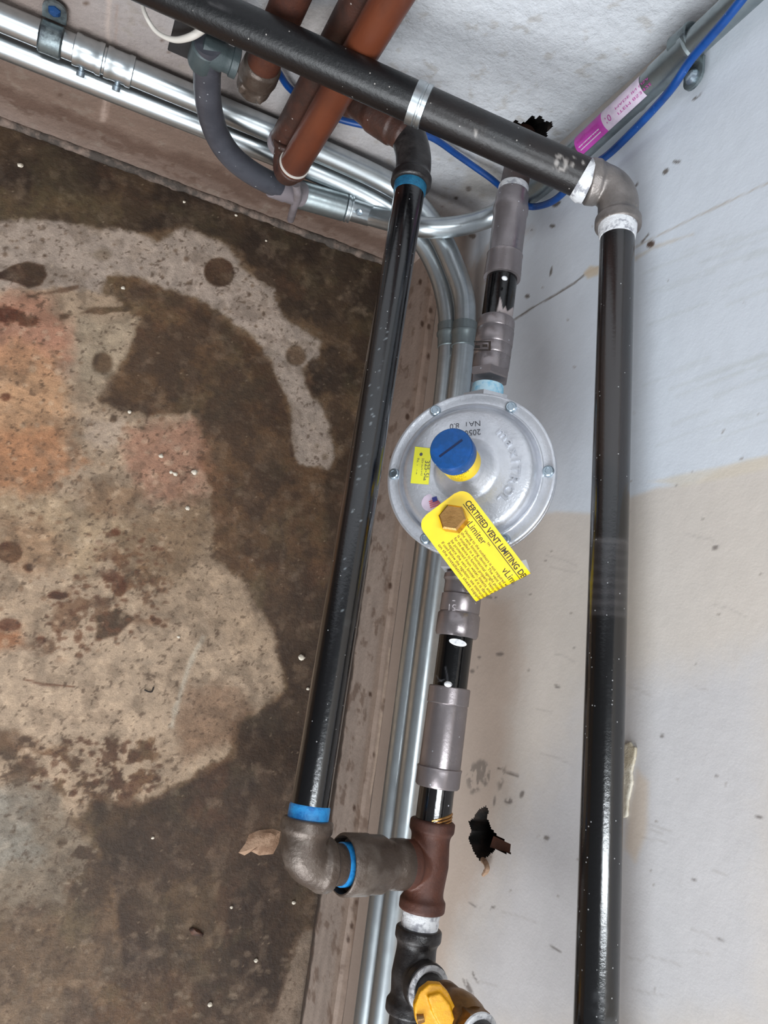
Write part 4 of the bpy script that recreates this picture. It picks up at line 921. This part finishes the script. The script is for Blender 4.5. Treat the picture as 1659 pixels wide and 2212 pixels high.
# --- corner conduit rising where the walls meet, with its bend
V = [at(1162, 408, 0, -.0195), at(1600, 0, 0, -.0195)]
vx, vy = -.019, (V[0][1] + V[1][1]) / 2 
YL = -.052
L1 = [at(758, 453, 1, YL), at(800, 466, 1, YL)]
zd = lambda P: float(np.dot(P - CAM, R[:, 2]))
dU = zd(flat(944, 500, .250)) - .033
bl = [dep(850, 480, (dU + zd(at(800, 466, 1, YL))) / 2 + .004), dep(905, 490, dU + .002), dep(945, 493, dU), dep(995, 488, dU), dep(1050, 473, dU + .004), dep(1108, 444, dU - .02)]
sA, sB = at(1180, 392, 0, -.0195), at(1600, 1, 0, -.0195)
up_ = [sA, sA + (sB - sA) * .33, sA + (sB - sA) * .66, sB]
dr = nrm(up_[-1] - up_[-2]); up_.append(up_[-1] + dr * .5)
cl_, pl = conduit(L1 + bl + up_, .0138, 'galv', 'conduit', 'steel conduit looping under the grey coupling and rising in the wall corner')
cl_.data.materials.append(M['galvdull_shade'])
for pg in cl_.data.polygons:
    if pg.center[2] + WL[cl_.name][2] > .36: pg.material_index = 1  # shadow on the conduit's upper part, put in as a darker steel

st_ = strap(at(1485, 97, 0, -.0195), EZ, .0138, -EY, EX, 'zinc strap on the corner conduit beside the blue cable', 'screw', .024, .034)
mb = MB(); 
P0, P1 = at(1448, 122, 0, -.0195), at(1415, 150, 0, -.0195)
ring_at(pl, (1462, 118), .03, .002, 'galvdull_shade', 'coupling', None, cl_, [(-.03, .0138), (-.029, .0152), (.01, .0154), (.012, .0162), (.016, .0162), (.018, .0138)])
# stuck label on the corner conduit
def clabel(y0, y1, x0, x1, mname, name, parent, r, a0=-75, a1=75):
    g_ = lambda py: online(sA, sB, py); P0 = g_(y0); P1 = g_(y1); ax = nrm(P1 - P0); L = np.linalg.norm(P1 - P0); o = nrm(CAM - P0); o = nrm(o - ax * np.dot(o, ax))
    mb = MB(); arc_patch(mb, P0, ax, r, 0, L, math.radians(a0), math.radians(a1), o); return obj(name, mb, mname, parent), P0, ax, o
lb, P0, ax, o_ = clabel(316, 185, 1243, 1372, 'pinkpale', 'paper_label', cl_, .01425, -80, 25)
l2, P0, ax, o_ = clabel(316, 262, 1243, 1296, 'pink', 'magenta_panel', lb, .01440, -80, 25)
w_ = np.cross(ax, o_)
def lmap(s0, a0): return lambda u, v, w: P0 + ax * (s0 + u) + .01455 * (math.cos(math.radians(a0) + v / .01455) * o_ + math.sin(math.radians(a0) + v / .01455) * w_)
mb = MB(); mb.add([lmap(.004, -14)(u, v, 0) for u, v in ((0, 0), (.034, 0), (.034, .005), (0, .005))], [(0, 1, 2, 3)]); obj('white_panel', mb, 'pinkpale', l2, smooth=False)
mb = MB(); put_text(mb, '1 EMT 10 FT', .0045, lmap(.006, -12), width=.03); 
put_text(mb, 'STEEL CONDUIT', .0042, lmap(.004, -40), width=.034)
obj('label_print', mb, 'pinkink', l2, smooth=False)
mb = MB(); put_text(mb, '10', .010, lmap(.048, -30)); put_text(mb, 'ITEM 853428', .0042, lmap(.066, -8), width=.05); put_text(mb, 'MADE IN USA', .0036, lmap(.066, -32), width=.05); obj('item_print', mb, 'pinkink', lb, smooth=False)
# --- lower connector with set screw
yl = YL
ca, cb = at(645, 419, 1, yl), at(804, 466, 1, yl); axc = nrm(cb - ca); Lc = np.linalg.norm(cb - ca)
cn = empty('conduit_connector', ca, 'thick steel connector with one screw below the orange pipe', 'conduit connector')
mb = MB(); mb.lathe(ca, axc, [(0, .0165), (.001, .0195), (Lc * .62, .0190), (Lc * .635, .0172)], 48); obj('barrel', mb, 'galvdull_shade', cn)
mb = MB(); mb.lathe(ca, axc, [(Lc * .635, .0172), (Lc * .64, .0192), (Lc * .665, .0192), (Lc * .67, .0175), (Lc * .685, .0175), (Lc * .69, .0188), (Lc * .71, .0188), (Lc * .715, .0160)], 48); obj('collar_ring', mb, 'galv', cn)
mb = MB(); mb.lathe(ca, axc, [(Lc * .7, .0160), (Lc * .71, .0158), (Lc * .97, .0155), (Lc, .0135)], 48); obj('sleeve', mb, 'galv', cn)
pS = at(776, 459, 1, yl - .012); dS = nrm(pS - (ca + axc * np.dot(pS - ca, axc))); setscrew(cn, ca + axc * np.dot(pS - ca, axc) + dS * .0145, nrm(dS + .4 * nrm(CAM - pS)), 1.0)
# --- grey plastic bend and its fittings
YP = -.078
pv = [at(452, 92, 1, YP), at(448, 140, 1, YP), at(447, 200, 1, YP), at(457, 262, 1, YP), at(480, 315, 1, YP), at(515, 354, 1, YP - .002), at(560, 384, 1, YP + .004), at(600, 402, 1, YP + .012)]
pc_, pp = conduit(pv, .0150, 'pvc', 'plastic_conduit', 'dark grey plastic conduit bending down from the box to the steel connector', 10)
pc_['category'] = 'conduit'
mb = MB(); a, b = at(586, 396, 1, -.066), at(652, 421, 1, -.054); L = np.linalg.norm(b - a); mb.lathe(a, b - a, [(0, .0150), (.002, .0178), (L * .45, .0182), (L * .5, .0172), (L, .0175)], 40)
tag(obj('conduit_bushing', mb, 'lilac'), 'grey plastic bushing between the plastic bend and steel connector', 'bushing')
mb = MB(); a = at(640, 405, 1, -.034); b = at(628, 478, 1, -.010)
mb.sweep(spline([at(640, 398, 1, -.070), at(643, 425, 1, -.073), at(634, 452, 1, -.060), at(628, 474, 1, -.028)], 8), .0058, 12)
tag(obj('plastic_clip', mb, 'lilac'), 'small grey clip hanging under the bushing by the floor edge', 'clip')
# box and body
bx = empty('junction_box', at(440, 32, 1, -.03), 'black plastic junction box half hidden behind the sloping pipe', 'junction box')
cb_ = at(440, 32, 1, -.035); mb = MB(); mb.box(cb_, .050, .060, .058)
o = obj('box_body', mb, 'pvcdark', bx); md = o.modifiers.new('edge', 'BEVEL'); md.width = .003; md.segments = 3
mb = MB(); mb.box(cb_ - EY * .032, .054, .005, .062); o = obj('lid', mb, 'pvcdark', bx); md = o.modifiers.new('edge', 'BEVEL'); md.width = .0015; md.segments = 2
ga, gb_ = at(446, 108, 1, YP), at(530, 108, 1, -.070)
mb = MB(); mb.lathe(ga - EX * .012, EX, [(.006, .010), (.008, .0150), (.030, .0150), (.032, .0135), (.038, .0135), (.039, .0155), (.046, .0155), (.047, .011)], 40)
mb.lathe(ga + EZ * .008, -EZ, [(0, .012), (.004, .0160), (.026, .0165), (.030, .0152)], 32)
tag(obj('conduit_fitting', mb, 'pvcgrey'), 'grey green plastic conduit fitting above the plastic bend', 'conduit fitting')
# white wire loop
w_pts = [at(x, y, 1, v) for x, y, v in [(306, -30, -.05), (307, 0, -.055), (312, 27, -.065), (331, 61, -.075), (354, 79, -.082), (381, 86, -.086), (410, 80, -.088), (432, 67, -.086), (452, 48, -.082)]]
wp = spline(w_pts, 8); wr_ = np.interp(np.linspace(0, 1, len(wp)), [0, .5, .7, .9, 1], [.0020, .0024, .0036, .0044, .0036])
tag(obj('white_wire', MB().sweep(wp, list(wr_), 14), 'white'), 'thin white wire looping out beside the black junction box', 'wire')

# ============================================================ BROWN PIPES
cuT, cuB = np.array([-.303, -.083, .95]), at(627, 362, 1, -.083)
cuB = np.array([-.303, -.083, cuB[2]])
op = longpipe('orange_pipe', cuT, cuB, .0182, 'orange', 'orange brown painted pipe rising behind the sloping black pipe', n=60)
zr = at(632, 352, 1, -.083)[2]
mb = MB(); mb.lathe((-.303, -.083, zr), EZ, [(-.0018, .0182), (-.0015, .0195), (.0015, .0195), (.0018, .0182)], 44); o = obj('white_ring', mb, 'white', op)
elb = elbow('pipe_elbow', np.array([-.303, -.083, zr - .004]), np.array([-.303, -.079, zr - .046]), np.array([-.315, -.055, zr + .0]), .0178, 'rustdark', 'rusty return bend at the foot of the orange pipe', .010)
# dark brown pipe beside it
br0, br1 = at(700, 20, 1, -.046), at(606, 330, 1, -.046)
bd_ = at(655, 150, 1, -.046)
bp = longpipe('brown_pipe', np.array([-.318, -.048, .90]), np.array([-.318, -.048, zr - .01]), .0185, 'rustdark', 'dark rusty pipe close behind the orange pipe', n=50)
mb = MB(); zz = at(600, 305, 1, -.048)[2]; mb.lathe((-.318, -.048, zz), EZ, [(-.005, .0185), (-.004, .0200), (.003, .0198), (.005, .0185)], 40)
o = obj('grey_sealant', mb, 'lilac', bp)
# third one with a broken threaded end
rx = -.379
zt = at(546, 190, 1, -.052)[2]
r3 = longpipe('rusty_pipe', np.array([rx, -.052, .9]), np.array([rx, -.052, zt + .02]), .0185, 'rust', 'rusty brown pipe with a broken coupling, left of the orange pipe', n=50)
mb = MB(); mb.lathe((rx, -.052, zt + .045), -EZ, [(0, .0188), (.004, .0215), (.022, .0222), (.030, .0205), (.044, .0196), (.052, .0150)], 36)
for a in (0.4, 1.6, 2.7, 4.0, 5.2): mb.ball((rx + .019 * math.cos(a), -.052 + .019 * math.sin(a), zt + .012), .006, 1, 1, 1.4, .2, 1)
obj('end_cap', mb, 'castbrown', r3, remesh=.0012)['label'] = 'rough rusty end cap'

# ============================================================ BLUE CABLE
cb = [(560, 120, 1, -.02), (598, 152, 1, -.02), (625, 190, 1, -.012), (680, 236, 1, -.010), (735, 258, 1, -.010), (800, 273, 1, -.012), (870, 282, 1, -.014), (932, 297, 1, -.012), (990, 336, 1, -.012), (1030, 364, 1, -.016), (1066, 390, 1, -.022), (1105, 425, 1, -.026), (1135, 443, 0, -.020), (1160, 446, 0, -.014), (1195, 434, 0, -.016), (1228, 406, 0, -.018), (1270, 365, 0, -.018), (1315, 333, 0, -.016), (1370, 280, 0, -.016), (1420, 227, 0, -.020), (1455, 185, 0, -.030), (1490, 132, 0, -.036), (1530, 85, 0, -.042), (1565, 45, 0, -.045), (1603, -2, 0, -.048), (1650, -60, 0, -.05)]
tag(obj('blue_cable', MB().sweep(spline([at(*c) for c in cb], 8), .0042, 16), 'cable'), 'bright blue cable running along the back wall and up the corner', 'cable')

# ============================================================ LOOSE BITS AND WALL REPAIR
mb = MB(); pol = [(1366, 1602), (1372, 1614), (1379, 1612), (1376, 1640), (1369, 1668), (1371, 1690), (1362, 1730), (1360, 1765), (1350, 1768), (1346, 1740), (1346, 1660), (1350, 1610)]
mb.prism([at(x, y, 0, .0002) for x, y in pol], (-.0032, 0, 0)); o = obj('caulk_smear', mb, 'caulk', remesh=.0012)
tag(o, 'dried white caulk smear on the wall beside the right pipe', 'caulk')
rng = random.Random(8)
peb = [(652, 1420, .0052), (665, 1488, .0028), (386, 1376, .0024), (330, 1810, .0022), (500, 1960, .0022), (454, 2170, .0035), (635, 1950, .003), (500, 1960, .002), (553, 2075, .003), (348, 985, .004), (379, 1024, .0035), (420, 1020, .0045), (405, 1098, .0036), (266, 622, .003), (398, 436, .0025), (510, 465, .0024), (44, 357, .0042), (575, 520, .002), (280, 890, .003), (370, 1020, .003)]
for k, (x, y, r) in enumerate(peb):
    c = at(x, y, 2, r * .45); mb = MB(); mb.ball(c, r, 1, .85, .6, .18, 1)
    tag(obj('pebble', mb, 'pebble'), 'largest white pebble on the floor, left of the long black pipe' if k == 0 else 'tiny pale crumb lying on the stained concrete floor', 'pebble', None if k == 0 else 'pale crumbs scattered on the floor')
mb = MB(); ch = [(515, 1842), (530, 1822), (538, 1802), (560, 1793), (590, 1790), (606, 1796), (602, 1822), (590, 1845), (560, 1848), (540, 1838), (528, 1848)]
c0_ = np.mean([at(x, y, 2, 0) for x, y in ch], axis=0)
vs = [at(x, y, 2, .0002) for x, y in ch] + [c0_ + (at(x, y, 2, 0) - c0_) * rng.uniform(.6, .85) + EZ * rng.uniform(.003, .006) for x, y in ch] + [c0_ + EZ * .006]
n = len(ch); mb.add(vs, [(i, (i + 1) % n, n + (i + 1) % n, n + i) for i in range(n)] + [(n + i, n + (i + 1) % n, 2 * n) for i in range(n)] + [tuple(range(n))[::-1]])
tag(obj('concrete_flake', mb, 'chip', sharp=25), 'ragged tan concrete flake beside the brown lower elbow', 'concrete flake')
mb = MB(); lf = [(408, 2008), (416, 2003), (430, 2008), (440, 2018), (438, 2024), (428, 2022), (414, 2020)]
vs = [at(x, y, 2, .0015 + .001 * (i % 2)) for i, (x, y) in enumerate(lf)] + [at(424, 2013, 2, .005)]
mb.add(vs, [(i, (i + 1) % 7, 7) for i in range(7)]); o = obj('dry_leaf', mb, 'leaf'); md = o.modifiers.new('t', 'SOLIDIFY'); md.thickness = .0008
tag(o, 'small curled brown leaf on the lower floor', 'leaf')
tag(obj('twig', MB().sweep(spline([at(x, y, 2, .0015) for x, y in [(312, 1490), (320, 1494), (328, 1494), (332, 1484)]], 5), .0010, 8), 'twig'), 'tiny dark hooked twig on the pale floor patch', 'twig')
